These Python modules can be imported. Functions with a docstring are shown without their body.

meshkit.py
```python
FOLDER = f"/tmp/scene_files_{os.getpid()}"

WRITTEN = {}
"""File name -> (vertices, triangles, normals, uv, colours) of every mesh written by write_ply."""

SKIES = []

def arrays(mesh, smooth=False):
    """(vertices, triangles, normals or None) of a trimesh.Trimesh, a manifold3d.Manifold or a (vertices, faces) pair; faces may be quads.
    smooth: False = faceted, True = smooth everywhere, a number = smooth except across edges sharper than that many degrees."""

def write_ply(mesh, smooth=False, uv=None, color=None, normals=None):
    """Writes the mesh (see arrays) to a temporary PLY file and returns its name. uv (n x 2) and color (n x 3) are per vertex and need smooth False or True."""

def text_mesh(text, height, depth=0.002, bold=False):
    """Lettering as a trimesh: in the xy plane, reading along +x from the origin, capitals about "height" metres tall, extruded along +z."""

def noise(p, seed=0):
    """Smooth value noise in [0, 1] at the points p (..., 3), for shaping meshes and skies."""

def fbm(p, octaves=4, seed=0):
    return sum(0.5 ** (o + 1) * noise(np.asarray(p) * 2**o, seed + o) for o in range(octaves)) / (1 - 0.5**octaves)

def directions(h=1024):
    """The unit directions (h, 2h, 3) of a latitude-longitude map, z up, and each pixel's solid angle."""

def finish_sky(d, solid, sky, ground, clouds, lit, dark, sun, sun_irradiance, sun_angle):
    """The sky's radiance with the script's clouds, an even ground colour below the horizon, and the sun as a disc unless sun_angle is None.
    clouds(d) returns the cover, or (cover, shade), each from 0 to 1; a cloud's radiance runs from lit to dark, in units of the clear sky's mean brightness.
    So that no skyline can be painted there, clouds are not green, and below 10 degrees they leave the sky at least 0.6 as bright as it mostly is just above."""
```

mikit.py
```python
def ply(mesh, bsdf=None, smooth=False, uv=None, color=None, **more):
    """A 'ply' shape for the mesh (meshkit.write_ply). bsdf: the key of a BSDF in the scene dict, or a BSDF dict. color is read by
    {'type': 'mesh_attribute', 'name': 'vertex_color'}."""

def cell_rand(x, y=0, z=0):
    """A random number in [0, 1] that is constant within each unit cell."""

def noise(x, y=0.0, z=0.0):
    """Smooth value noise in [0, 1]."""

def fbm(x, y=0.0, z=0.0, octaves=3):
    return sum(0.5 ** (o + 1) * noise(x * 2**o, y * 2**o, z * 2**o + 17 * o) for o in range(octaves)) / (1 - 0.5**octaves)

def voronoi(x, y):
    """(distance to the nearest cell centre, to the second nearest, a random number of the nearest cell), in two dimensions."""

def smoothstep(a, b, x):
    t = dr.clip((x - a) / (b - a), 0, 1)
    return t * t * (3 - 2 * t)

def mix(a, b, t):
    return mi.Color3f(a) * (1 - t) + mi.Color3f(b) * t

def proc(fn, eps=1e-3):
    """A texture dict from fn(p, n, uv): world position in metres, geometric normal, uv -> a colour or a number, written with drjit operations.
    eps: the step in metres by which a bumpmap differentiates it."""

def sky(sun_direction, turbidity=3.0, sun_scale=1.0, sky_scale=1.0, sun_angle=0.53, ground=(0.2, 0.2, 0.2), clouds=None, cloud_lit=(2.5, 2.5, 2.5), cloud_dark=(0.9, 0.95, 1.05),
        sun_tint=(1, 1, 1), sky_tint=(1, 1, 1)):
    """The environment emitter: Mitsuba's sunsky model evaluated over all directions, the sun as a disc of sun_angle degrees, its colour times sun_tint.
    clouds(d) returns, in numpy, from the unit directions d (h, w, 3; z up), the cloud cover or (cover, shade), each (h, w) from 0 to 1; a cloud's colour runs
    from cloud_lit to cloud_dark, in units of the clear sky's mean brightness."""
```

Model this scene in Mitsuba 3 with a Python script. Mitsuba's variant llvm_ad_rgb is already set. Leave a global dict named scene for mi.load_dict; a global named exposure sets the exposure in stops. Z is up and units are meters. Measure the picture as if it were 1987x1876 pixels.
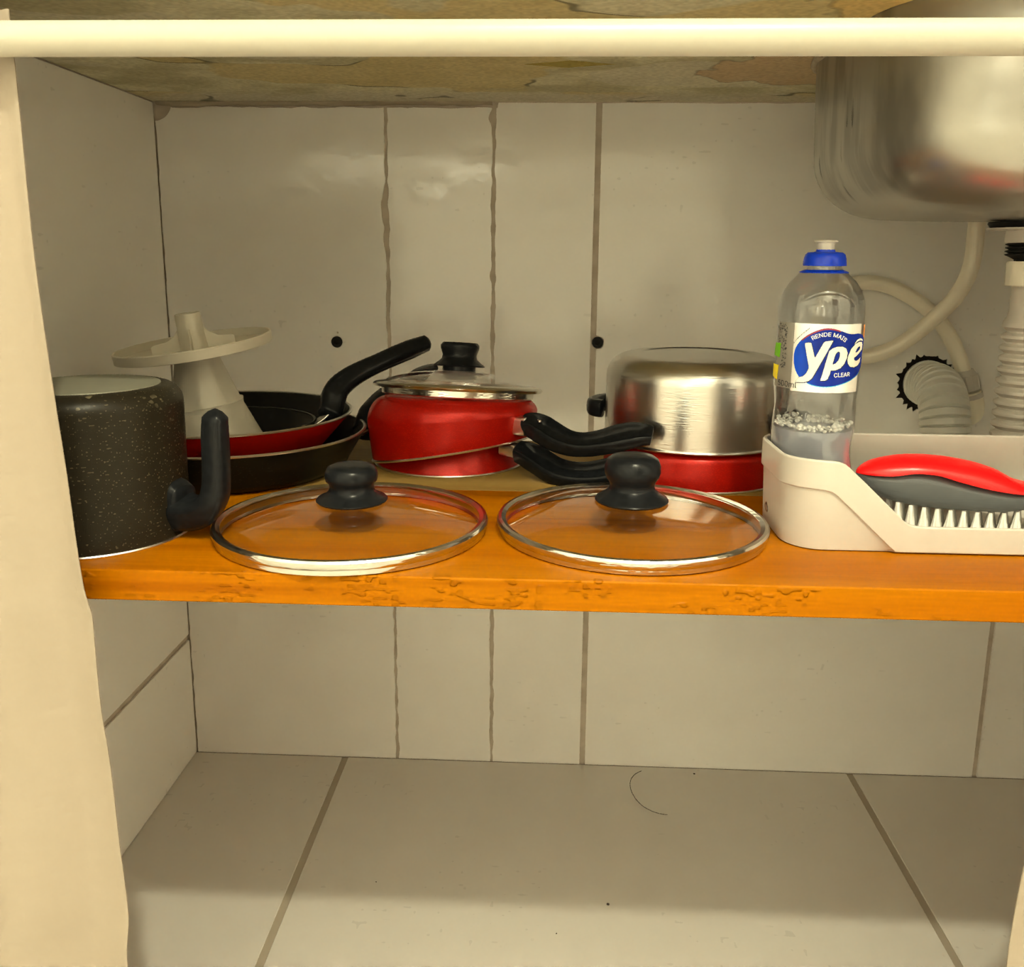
import math, random
import numpy as np, trimesh, drjit as dr, mitsuba as mi
import shapely
from shapely.geometry import Polygon, LineString, Point, box as sbox
from shapely import affinity
from shapely.ops import unary_union
import mikit, meshkit
from mikit import noise, fbm, smoothstep, mix, proc

rng = np.random.default_rng(7)
T = mi.ScalarTransform4f
scene, labels = {'type': 'scene'}, {}

# ------------------------------------------------------------------ camera, light, exposure
EYE = np.array([0.4841, -1.1, 0.6856])
FWD = np.array([-0.0425, 0.9796, -0.1965])
UP = np.array([-0.017, 0.196, 0.9805])
scene['camera'] = {'type': 'perspective', 'fov': 60.2768, 'fov_axis': 'x', 'near_clip': 0.02, 'far_clip': 50.0,
                   'principal_point_offset_x': 0.0, 'principal_point_offset_y': 0.0546,
                   'to_world': T().look_at(origin=EYE.tolist(), target=(EYE + FWD).tolist(), up=UP.tolist())}
exposure = 1.20
WARM = (1.0, 0.94, 0.66)
LAMP = (0.80, -1.85, 2.44)
LAMP_POWER = 760.0
ADDED_TUBE_POWER = 9.0


# ------------------------------------------------------------------ materials
def rgb(*c):
    return {'type': 'rgb', 'value': list(c)}


def principled(base, rough=0.5, metallic=0.0, spec=0.5, **k):
    return {'type': 'principled', 'base_color': base if isinstance(base, dict) else rgb(*base), 'roughness': rough, 'metallic': metallic, 'specular': spec, **k}


def bump(inner, fn, scale, eps=1e-3):
    return {'type': 'bumpmap', 'arbitrary': proc(fn, eps), 'scale': scale, 'bsdf': inner}


def two(b):
    return {'type': 'twosided', 'bsdf': b}


M = scene


def tile_color(p, n, uv):
    f = fbm(p.x * 5, p.y * 5, p.z * 5, octaves=3)
    s = smoothstep(0.90, 0.94, noise(p.x * 160, p.y * 160, p.z * 160)) * smoothstep(0.6, 0.75, noise(p.x * 13 + 4, p.y * 13, p.z * 13))
    return mix(mi.Color3f(0.80, 0.79, 0.765), mi.Color3f(0.83, 0.82, 0.795), f) * (1 - 0.12 * s)


def tile_wave(p, n, uv):
    return fbm(p.x * 26, p.y * 26, p.z * 26, octaves=2) + 0.12 * noise(p.x * 170, p.y * 170, p.z * 170)


M['wall_tile_glaze'] = two(bump(principled(proc(tile_color), 0.13, spec=0.45), tile_wave, 0.0007, 2e-3))
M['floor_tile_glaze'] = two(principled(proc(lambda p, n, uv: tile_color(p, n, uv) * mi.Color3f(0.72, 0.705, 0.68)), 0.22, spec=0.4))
M['grout'] = two(principled(proc(lambda p, n, uv: mix(mi.Color3f(0.34, 0.29, 0.24), mi.Color3f(0.55, 0.49, 0.43), fbm(p.x * 60, p.y * 60, p.z * 60))), 0.9, spec=0.1))
M['grout_dark'] = two(principled((0.33, 0.29, 0.235), 0.9, spec=0.1))
M['hole_shade'] = two(principled((0.012, 0.010, 0.009), 0.9, spec=0.1))  # near black, paints the shade inside the wall holes
M['room_paint'] = two(principled((0.88, 0.87, 0.84), 0.8, spec=0.1))
M['dark_wood'] = two(principled((0.10, 0.05, 0.025), 0.5))


def underside_color(p, n, uv):
    f = fbm(p.x * 15, p.y * 24, 0.0, octaves=4)
    c = mix(mi.Color3f(0.31, 0.285, 0.18), mi.Color3f(0.44, 0.415, 0.29), smoothstep(0.3, 0.7, f))
    g = fbm(p.x * 4.5 + 7, p.y * 6 + 3, 2.0, octaves=4)
    c = mix(c, mi.Color3f(0.39, 0.315, 0.145), smoothstep(0.555, 0.575, g) * 0.75)
    c = mix(c, mi.Color3f(0.43, 0.405, 0.32), smoothstep(0.43, 0.40, g) * 0.6)
    edge = smoothstep(0.012, 0.002, dr.abs(g - 0.565)) * smoothstep(0.55, 0.7, noise(p.x * 17, p.y * 17, 6.0))
    # grey smear of old mortar along the wall
    c = mix(c, mi.Color3f(0.36, 0.335, 0.27), smoothstep(-0.085, -0.03, p.y + 0.06 * (f - 0.5)) * 0.8)
    # stained patches of bare stone beside the sink, and a dark olive wedge
    d = dr.sqrt(dr.square((p.x - 0.72) / 0.095) + dr.square((p.y + 0.19) / 0.075)) + 0.7 * (fbm(p.x * 35, p.y * 35, 3.0) - 0.5)
    c = mix(c, mi.Color3f(0.36, 0.27, 0.165), smoothstep(1.0, 0.95, d))
    d2 = dr.sqrt(dr.square((p.x - 0.80) / 0.15) + dr.square((p.y + 0.42) / 0.10)) + 0.7 * (fbm(p.x * 22, p.y * 22, 8.0) - 0.5)
    c = mix(c, mi.Color3f(0.44, 0.315, 0.12), smoothstep(1.0, 0.96, d2) * 0.9)
    d3 = dr.abs(p.x - 0.497) / 0.045 + dr.abs(p.y + 0.212) / 0.017 + 0.3 * (fbm(p.x * 45, p.y * 45, 9.0) - 0.5)
    c = mix(c, mi.Color3f(0.25, 0.20, 0.045), smoothstep(1.0, 0.92, d3))
    rim = smoothstep(0.05, 0.01, dr.abs(d - 0.98)) + smoothstep(0.03, 0.01, dr.abs(d2 - 0.98))
    return c * (1 - 0.6 * edge) * (1 - 0.3 * rim) * (0.86 + 0.28 * noise(p.x * 330, p.y * 330, 1.0))


M['counter_underside'] = two(bump(principled(proc(underside_color), 0.75, spec=0.2), lambda p, n, uv: fbm(p.x * 45, p.y * 45, p.z * 45, octaves=3), 0.004))
M['mortar'] = two(bump(principled(proc(lambda p, n, uv: mix(mi.Color3f(0.20, 0.16, 0.12), mi.Color3f(0.38, 0.33, 0.26), fbm(p.x * 40, p.y * 90, p.z * 90))), 0.9, spec=0.1), lambda p, n, uv: fbm(p.x * 90, p.y * 90, p.z * 90), 0.003))


def wood(base_a, base_b, dark, sx):
    def fn(p, n, uv):
        w = p.x * sx + 0.6 * noise(p.x * 3, p.y * 12, p.z * 12)
        g = noise(w * 2, p.y * 150 + 2.5 * noise(p.x * 4, p.y * 9, 0.0), p.z * 150)
        h = fbm(p.x * 2.2, p.y * 26, p.z * 26 + 4, octaves=3)
        c = mix(mi.Color3f(*base_a), mi.Color3f(*base_b), smoothstep(0.25, 0.75, h))
        c = mix(c, mi.Color3f(*dark), smoothstep(0.55, 0.95, g) * 0.45)
        return c * (0.92 + 0.16 * noise(p.x * 60, p.y * 700, p.z * 700))
    return fn


def chip_relief(p, n, uv):
    m = smoothstep(0.42, 0.60, noise(p.x * 7 + 1.5, 3.3, 1.0)) * smoothstep(-0.566, -0.571, p.y)
    f = noise(p.x * 240, p.z * 480, 2.0)
    return m * smoothstep(0.60, 0.72, f) * smoothstep(0.45, 0.60, noise(p.x * 45, p.z * 90, 5.0)) + 0.08 * noise(p.x * 30, p.y * 800, p.z * 800)


wood_base = wood((0.285, 0.078, 0.0002), (0.34, 0.112, 0.0004), (0.165, 0.033, 0.0001), 1.2)


def wood_chips(p, n, uv):
    m = smoothstep(0.42, 0.58, noise(p.x * 7 + 1.5, 3.3, 1.0)) * smoothstep(-0.5712, -0.5718, p.y)
    f = smoothstep(0.66, 0.74, noise(p.x * 240, p.z * 480, 2.0)) * smoothstep(0.45, 0.60, noise(p.x * 45, p.z * 90, 5.0))
    return wood_base(p, n, uv) * (1 - 0.16 * m * f)


M['varnished_wood'] = two(bump(principled(proc(wood_chips), 0.36, spec=0.04), chip_relief, 0.0011, 5e-4))
M['bare_wood'] = two(bump(principled(proc(wood((0.20, 0.125, 0.034), (0.255, 0.165, 0.052), (0.125, 0.070, 0.016), 1.2)), 0.6, spec=0.12), lambda p, n, uv: noise(p.x * 40, p.y * 700, p.z * 700), 0.0003, 5e-4))


def speckle(base, dot, thr=0.80, freq=650.0, amt=1.0):
    def fn(p, n, uv):
        s = smoothstep(thr, thr + 0.06, noise(p.x * freq, p.y * freq, p.z * freq)) * amt
        return mix(mi.Color3f(*base), mi.Color3f(*dot), s)
    return fn


def scuffed(p, n, uv):
    wear = smoothstep(0.55, 0.8, fbm(p.x * 30, p.y * 30, p.z * 30)) * smoothstep(0.566, 0.582, p.z)
    s = smoothstep(0.78, 0.84, noise(p.x * 800, p.y * 800, p.z * 800))
    c = mix(mi.Color3f(0.012, 0.010, 0.0065), mi.Color3f(0.20, 0.16, 0.09), s * 0.20)
    t = smoothstep(0.70, 0.76, noise(p.x * 330, p.y * 330, p.z * 330))
    return mix(c, mi.Color3f(0.45, 0.38, 0.24), wear * t * 0.8)


M['speckled_enamel'] = two(principled(proc(scuffed), 0.36, spec=0.12))
M['black_nonstick'] = two(principled((0.005, 0.005, 0.0055), 0.5, spec=0.15))
M['charcoal_enamel'] = two(principled(proc(speckle((0.0055, 0.0054, 0.004), (0.026, 0.024, 0.017), 0.8, 900.0, 0.5)), 0.25, spec=0.1))
M['red_enamel'] = two(principled(proc(speckle((0.33, 0.0045, 0.001), (0.43, 0.009, 0.0015), 0.6, 1100.0, 0.5)), 0.30, metallic=0.30, spec=0.2, clearcoat=0.16, clearcoat_gloss=0.85))
M['bare_aluminium_edge'] = two(principled((0.83, 0.80, 0.76), 0.3, metallic=1.0))
M['pale_base_metal'] = two(principled((0.165, 0.163, 0.13), 0.5, metallic=0.2, spec=0.25))
M['black_plastic'] = two(principled(proc(lambda p, n, uv: mix(mi.Color3f(0.0045, 0.0052, 0.0062), mi.Color3f(0.009, 0.010, 0.012), noise(p.x * 300, p.y * 300, p.z * 300))), 0.25, spec=0.12))
M['chrome'] = {'type': 'twosided', 'bsdf': {'type': 'roughconductor', 'material': 'Cr', 'alpha': 0.09, 'specular_reflectance': rgb(1.0, 0.97, 0.92)}}
M['lid_steel'] = two(bump(principled((0.68, 0.655, 0.60), 0.17, metallic=1.0), lambda p, n, uv: noise(p.x * 260, p.y * 260, p.z * 900), 0.0002, 5e-4))
M['brushed_aluminium'] = two(bump(principled((0.64, 0.62, 0.585), 0.24, metallic=1.0), lambda p, n, uv: noise(p.x * 140, p.y * 140, p.z * 2600) + 0.5 * noise(p.x * 18, p.y * 18, p.z * 260), 0.00012, 3e-4))


def sink_color(p, n, uv):
    lf = smoothstep(0.765, 0.735, p.x) * smoothstep(0.728, 0.740, p.z)
    st = smoothstep(0.40, 0.75, fbm(p.y * 60, p.z * 14, 0.0, octaves=4))
    drip = smoothstep(0.72, 0.80, noise(p.y * 150, p.z * 30, 0.0)) * smoothstep(0.55, 0.7, noise(p.y * 30, p.z * 30, 4.0)) * smoothstep(0.82, 0.79, p.z)
    return mi.Color3f(0.42, 0.405, 0.37) * (1 - lf * (0.10 + 0.25 * st + 0.5 * drip))


M['sink_steel'] = two(bump(principled(proc(sink_color), 0.30, metallic=0.85), lambda p, n, uv: fbm(p.x * 16, p.y * 16, p.z * 16, octaves=2), 0.004, 2e-3))
M['white_plastic'] = two(principled((0.50, 0.47, 0.43), 0.32, spec=0.3))
M['cream_plastic'] = two(principled((0.80, 0.76, 0.64), 0.38, spec=0.4))
M['hose_plastic'] = two(principled((0.80, 0.745, 0.63), 0.35, spec=0.4))
M['grey_hose_plastic'] = two(principled((0.66, 0.66, 0.62), 0.4, spec=0.4))
M['funnel_plastic'] = two(principled((0.58, 0.545, 0.46), 0.32, spec=0.4))
M['rod_paint'] = two(principled((0.46, 0.435, 0.37), 0.28, spec=0.35))
M['curtain_cloth'] = two(bump(principled((0.315, 0.268, 0.218), 0.6, spec=0.10), lambda p, n, uv: noise(p.x * 300, 0.0, p.z * 900) + 0.6 * noise(p.x * 40, 0.0, p.z * 420), 0.0004))
M['lid_glass'] = {'type': 'thindielectric', 'int_ior': 1.5}
M['bottle_plastic'] = {'type': 'dielectric', 'int_ior': 1.5, 'specular_transmittance': rgb(0.985, 0.988, 0.995)}
M['detergent'] = principled((0.74, 0.77, 0.88), 0.12, spec=0.3, spec_trans=0.5)
M['foam_white'] = two(principled((0.78, 0.78, 0.74), 0.6, spec=0.4))
M['blue_plastic'] = two(principled((0.004, 0.035, 0.50), 0.25, spec=0.3))
M['clear_neck'] = {'type': 'thindielectric', 'int_ior': 1.45, 'specular_transmittance': rgb(0.85, 0.87, 0.95)}
M['label_silver'] = two(principled((0.88, 0.87, 0.84), 0.32, metallic=0.35, spec=0.6))
M['label_smoke'] = two(principled((0.28, 0.265, 0.24), 0.35, metallic=0.3, spec=0.5))
M['label_blue'] = two(principled(proc(lambda p, n, uv: mix(mi.Color3f(0.004, 0.018, 0.23), mi.Color3f(0.006, 0.065, 0.60), smoothstep(0.675, 0.657, p.x + 0.1 * (p.z - 0.61)))), 0.35, spec=0.15))
M['label_maroon'] = two(principled((0.22, 0.012, 0.05), 0.4))
M['label_cyan'] = two(principled((0.03, 0.30, 0.60), 0.4))
M['label_white'] = two(principled((0.90, 0.87, 0.82), 0.4))
M['label_navy'] = two(principled((0.006, 0.010, 0.06), 0.4))
M['label_ink'] = two(principled((0.03, 0.03, 0.035), 0.5))
M['label_green'] = two(principled((0.13, 0.42, 0.01), 0.4))
M['label_yellow'] = two(principled((0.85, 0.68, 0.01), 0.4))
M['label_orange'] = two(principled((0.65, 0.22, 0.05), 0.4))
M['brush_red'] = two(principled((0.88, 0.004, 0.006), 0.32, spec=0.5))
M['brush_grey'] = two(bump(principled((0.075, 0.082, 0.088), 0.5, spec=0.35), lambda p, n, uv: noise(p.x * 900, p.y * 900, p.z * 900), 0.0003, 4e-4))
M['bristle_white'] = two(principled((0.82, 0.81, 0.77), 0.4, spec=0.4))
M['black_rubber'] = two(principled((0.008, 0.008, 0.008), 0.6, spec=0.15))
M['dust'] = two(principled((0.03, 0.02, 0.015), 0.9))


# ------------------------------------------------------------------ mesh helpers
def tm(v, f):
    v, f = np.asarray(v, float), np.asarray(f, int)
    if f.shape[1] == 4:
        f = np.vstack([f[:, [0, 1, 2]], f[:, [0, 2, 3]]])
    return trimesh.Trimesh(v, f, process=False)


def drop_flat(m):
    a = np.linalg.norm(np.cross(m.vertices[m.faces[:, 1]] - m.vertices[m.faces[:, 0]], m.vertices[m.faces[:, 2]] - m.vertices[m.faces[:, 0]]), axis=1)
    m.update_faces(a > 1e-14)
    m.remove_unreferenced_vertices()
    return m


def grid_faces(nr, nc, wrap=True):
    f = []
    for i in range(nr - 1):
        for j in range(nc if wrap else nc - 1):
            k = (j + 1) % nc
            f.append((i * nc + j, i * nc + k, (i + 1) * nc + k, (i + 1) * nc + j))
    return np.array(f)


def lathe(profile, n=96, closed=False, rfun=None):
    """Revolve [(r, z), ...]; give the profile bottom to top on the outside. closed joins the last point to the first."""
    prof = list(profile) + ([profile[0]] if closed else [])
    th = np.linspace(0, 2 * np.pi, n, endpoint=False)
    v = []
    for r, z in prof:
        rr = np.full(n, max(r, 0.0)) if rfun is None else rfun(r, z, th)
        v.append(np.stack([rr * np.cos(th), rr * np.sin(th), np.full(n, z)], -1))
    m = tm(np.concatenate(v), grid_faces(len(prof), n))
    m.merge_vertices(digits_vertex=8)
    return drop_flat(m)


def spline(pts, n):
    pts = np.asarray(pts, float)
    from scipy.interpolate import CubicSpline
    d = np.r_[0, np.cumsum(np.linalg.norm(np.diff(pts[:, :3], axis=0), axis=1))]
    return CubicSpline(d / d[-1], pts, axis=0)(np.linspace(0, 1, n))


def loft(path, w, h, up=(0, 0, 1), n=24, power=2.6, groove=0.0, seg=40, cap=0.25):
    """A bar along the path (smoothed): width across, height along 'up', superelliptic section, rounded ends; groove hollows its top."""
    P = spline(path, seg)
    t = np.linspace(0, 1, seg)
    W = np.interp(t, np.linspace(0, 1, len(w)), w) if np.ndim(w) else np.full(seg, w)
    H = np.interp(t, np.linspace(0, 1, len(h)), h) if np.ndim(h) else np.full(seg, h)
    tan = np.gradient(P, axis=0)
    tan /= np.linalg.norm(tan, axis=1, keepdims=True)
    th = np.linspace(0, 2 * np.pi, n, endpoint=False)
    c, s = np.cos(th), np.sin(th)
    cx, cz = np.sign(c) * np.abs(c) ** (2 / power), np.sign(s) * np.abs(s) ** (2 / power)
    rings = []
    upv = np.asarray(up, float)
    def ring(p, tg, a, b, g):
        side = np.cross(tg, upv); side /= np.linalg.norm(side)
        u = np.cross(side, tg)
        z = cz * b
        if g:
            z = np.where(cz > 0.3, z - g * b * np.clip(1 - (np.abs(cx) / 0.72) ** 4, 0, 1) * 1.3, z)
        return p + np.outer(cx * a, side) + np.outer(z, u)
    e0 = min(W[0], H[0]) * cap
    e1 = min(W[-1], H[-1]) * cap
    for k in (0.0, 0.35, 0.7):
        sc = math.sqrt(max(1 - (1 - k) ** 2, 0.0)) * 0.5 + 0.5 * k
        rings.append(ring(P[0] - tan[0] * e0 * (1 - k), tan[0], W[0] * sc, H[0] * sc, 0))
    for i in range(seg):
        edge = min(t[i] / 0.12, (1 - t[i]) / 0.08, 1.0)
        rings.append(ring(P[i], tan[i], W[i], H[i], groove * edge))
    for k in (0.7, 0.35, 0.0):
        sc = math.sqrt(max(1 - (1 - k) ** 2, 0.0)) * 0.5 + 0.5 * k
        rings.append(ring(P[-1] + tan[-1] * e1 * (1 - k), tan[-1], W[-1] * sc, H[-1] * sc, 0))
    m = tm(np.concatenate(rings), grid_faces(len(rings), n))
    m.merge_vertices(digits_vertex=8)
    return drop_flat(m)


def tube(path, r, n=20, seg=60, rip=None, thick=None, resample=True):
    """A round hose along the path; r a number, a list, or rip(s) = radius at arclength s. Ends closed."""
    P = spline(path, seg) if resample else np.asarray(path, float)
    seg = len(P)
    s = np.r_[0, np.cumsum(np.linalg.norm(np.diff(P, axis=0), axis=1))]
    tan = np.gradient(P, axis=0)
    tan /= np.linalg.norm(tan, axis=1, keepdims=True)
    nrm = np.cross(tan[0], [0.3, 0.9, 0.2]); nrm /= np.linalg.norm(nrm)
    th = np.linspace(0, 2 * np.pi, n, endpoint=False)
    R = np.array([rip(x) for x in s]) if rip else (np.interp(np.linspace(0, 1, seg), np.linspace(0, 1, len(r)), r) if np.ndim(r) else np.full(seg, r))
    rings = []
    for i in range(seg):
        nrm = nrm - tan[i] * (nrm @ tan[i]); nrm /= np.linalg.norm(nrm)
        b = np.cross(tan[i], nrm)
        rings.append(P[i] + R[i] * (np.outer(np.cos(th), nrm) + np.outer(np.sin(th), b)))
    rings = [np.repeat(P[:1], n, 0)] + rings + [np.repeat(P[-1:], n, 0)]
    m = tm(np.concatenate(rings), grid_faces(len(rings), n))
    m.merge_vertices(digits_vertex=8)
    return drop_flat(m)


def rbox(lo, hi, c=0.0015):
    """A box with chamfered edges."""
    lo, hi = np.asarray(lo, float), np.asarray(hi, float)
    pts = []
    for k in range(3):
        a, b = lo + c, hi - c
        a[k], b[k] = lo[k], hi[k]
        pts += [(x, y, z) for x in (a[0], b[0]) for y in (a[1], b[1]) for z in (a[2], b[2])]
    return trimesh.convex.convex_hull(np.array(pts))


def bx(lo, hi):
    return trimesh.creation.box(bounds=[lo, hi])


def extrude(poly, d):
    gs = [g for g in getattr(poly, 'geoms', [poly]) if g.area > 1e-10]
    return trimesh.util.concatenate([trimesh.creation.extrude_polygon(g, d, engine='earcut') for g in gs])


def moved(m, t=(0, 0, 0), rot=None, ang=0.0):
    m = m.copy()
    if rot is not None:
        m.apply_transform(trimesh.transformations.rotation_matrix(math.radians(ang), rot))
    m.apply_translation(t)
    return m


def cat(*ms):
    return trimesh.util.concatenate(list(ms))


def obj(name, mesh, mat, parent=None, smooth=35, at=None, label=None, **tags):
    base = f'{parent}__{name}' if parent else name
    key, k = base, 0
    while key in scene or key in labels:
        k += 1
        key = f'{base}_{k:03d}'
    d = mikit.ply(mesh, mat, smooth)
    if at is not None:
        d['to_world'] = at
    scene[key] = d
    if label or tags:
        labels[key] = {**({'label': label} if label else {}), **tags}
    return key


def thing(name, label, category, group=None):
    key, k = name, 0
    while key in scene or key in labels:
        k += 1
        key = f'{name}_{k:03d}'
    labels[key] = {'label': label, 'category': category}
    if group:
        labels[key]['group'] = group
    return key


def struct(name, mesh, mat, label, smooth=False):
    return obj(name, mesh, mat, None, smooth, label=label, kind='structure')


# ------------------------------------------------------------------ the niche and the room
ZS = 0.4838        # top of the shelf
ZC = 0.862         # underside of the countertop
JD = 0.003         # depth of the joints

struct('wall_back', bx((-0.6, JD, -0.05), (1.7, 0.12, 2.6)), 'grout', 'white glazed tile wall at the back of the sink niche')


def jag(x, z0, z1, half, amp, seed, step=0.004, bulge=()):
    """A joint as a polygon in (x, z): a strip around x whose two edges wander."""
    zz = np.arange(z0, z1 + step, step)
    q = np.stack([zz * 0, zz * 0, zz], -1)
    a = (meshkit.fbm(q * 70 + 3, 3, seed) - 0.5) * 2 * amp
    b = (meshkit.fbm(q * 70 + 9, 3, seed + 5) - 0.5) * 2 * amp
    for c, w, s in bulge:
        a = a - s * np.exp(-((zz - c) / w) ** 2)
    left = np.stack([x - half + a, zz], -1)
    right = np.stack([x + half + b, zz], -1)
    return Polygon(np.vstack([left, right[::-1]])).buffer(0)


joints = [jag(0.0, -0.01, 0.9, 0.0012, 0.0012, 1), jag(0.2815, -0.01, 0.9, 0.0020, 0.0018, 2, bulge=((0.742, 0.022, 0.0048), (0.70, 0.02, 0.003), (0.62, 0.04, 0.0015))),
          jag(0.4115, -0.01, 0.9, 0.0024, 0.0018, 3, bulge=((0.845, 0.006, 0.003), (0.66, 0.008, 0.002))),
          jag(0.5365, -0.01, 0.9, 0.0037, 0.0002, 4), jag(1.0635, -0.01, 0.9, 0.0035, 0.0002, 5), sbox(-0.1, 0.398, 1.7, 0.403)]
xs = np.arange(-0.02, 0.42, 0.004)
wob = (meshkit.fbm(np.stack([xs * 60, xs * 0, xs * 0], -1), 3, 8) - 0.5) * 0.005
top_gap = Polygon(np.vstack([np.stack([xs, 0.8555 + wob * 0.6], -1), [(0.42, 0.88), (-0.02, 0.88)]])).buffer(0)
corner_chip = Point(0.0, 0.862).buffer(0.022)
hc = (0.9475, 0.5335)
hole = unary_union([Point(*hc).buffer(0.0335)] + [Polygon([(hc[0] + (0.0325 + 0) * math.cos(a - 0.12), hc[1] + 0.0325 * math.sin(a - 0.12)),
                    (hc[0] + (0.0325 + e) * math.cos(a), hc[1] + (0.0325 + e) * math.sin(a)), (hc[0] + 0.0325 * math.cos(a + 0.12), hc[1] + 0.0325 * math.sin(a + 0.12))])
                    for a, e in zip(np.linspace(0, 2 * np.pi, 26, endpoint=False) + rng.uniform(-.08, .08, 26), rng.uniform(0.002, 0.0085, 26))])
plug_spots = [(0.2148, 0.5752), (0.5418, 0.5785)]
holes = unary_union([hole] + [Point(*p).buffer(0.0072) for p in plug_spots] + [Point(0.2158, 0.5868).buffer(0.0015)])
chip2 = Polygon([(0.5418 + r * math.cos(a), 0.5785 + r * math.sin(a)) for a, r in zip(np.linspace(0, 6.28, 14, endpoint=False), rng.uniform(0.0078, 0.0098, 14))])
cuts = unary_union(joints + [top_gap, corner_chip, holes, chip2])
field = sbox(0.0, 0.0, 1.5, ZC - 0.0005).difference(cuts)
to_wall = np.array([[1, 0, 0, 0], [0, 0, -1, JD], [0, 1, 0, 0], [0, 0, 0, 1.0]])   # (x, z, depth) -> y from JD to 0
for g in sorted(getattr(field, 'geoms', [field]), key=lambda g: (round(g.bounds[1], 2), g.bounds[0])):
    if g.area < 2e-4:
        continue
    m = extrude(shapely.simplify(g, 0.00015), JD)
    m.apply_transform(to_wall)
    obj('tile', m, 'wall_tile_glaze', 'wall_back', False)
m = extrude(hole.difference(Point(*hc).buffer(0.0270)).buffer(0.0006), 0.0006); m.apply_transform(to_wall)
obj('pipe_hole_shade', moved(m, (0, -0.0002, 0)), 'hole_shade', 'wall_back', False, label='flat black sheet painting the shade in the ragged hole broken through the tile around the grey hose')  # black sheet stands for the darkness inside the hole

# left wall
struct('wall_left', bx((-0.10, -0.60, -0.05), (-JD, 0.0, 2.6)), 'grout', 'white tiled side wall at the left end of the niche')
for y0, y1, z0, z1 in [(-0.60, -0.0012, 0.0012, 0.168), (-0.60, -0.0012, 0.176, ZC - 0.001)]:
    obj('tile', rbox((-JD, y0, z0), (0, y1, z1), 0.0006), 'wall_tile_glaze', 'wall_left', False)
struct('wall_right', bx((1.50, -0.60, -0.05), (1.60, 0.0, 2.6)), 'room_paint', 'white side wall at the right end of the niche')

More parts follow.
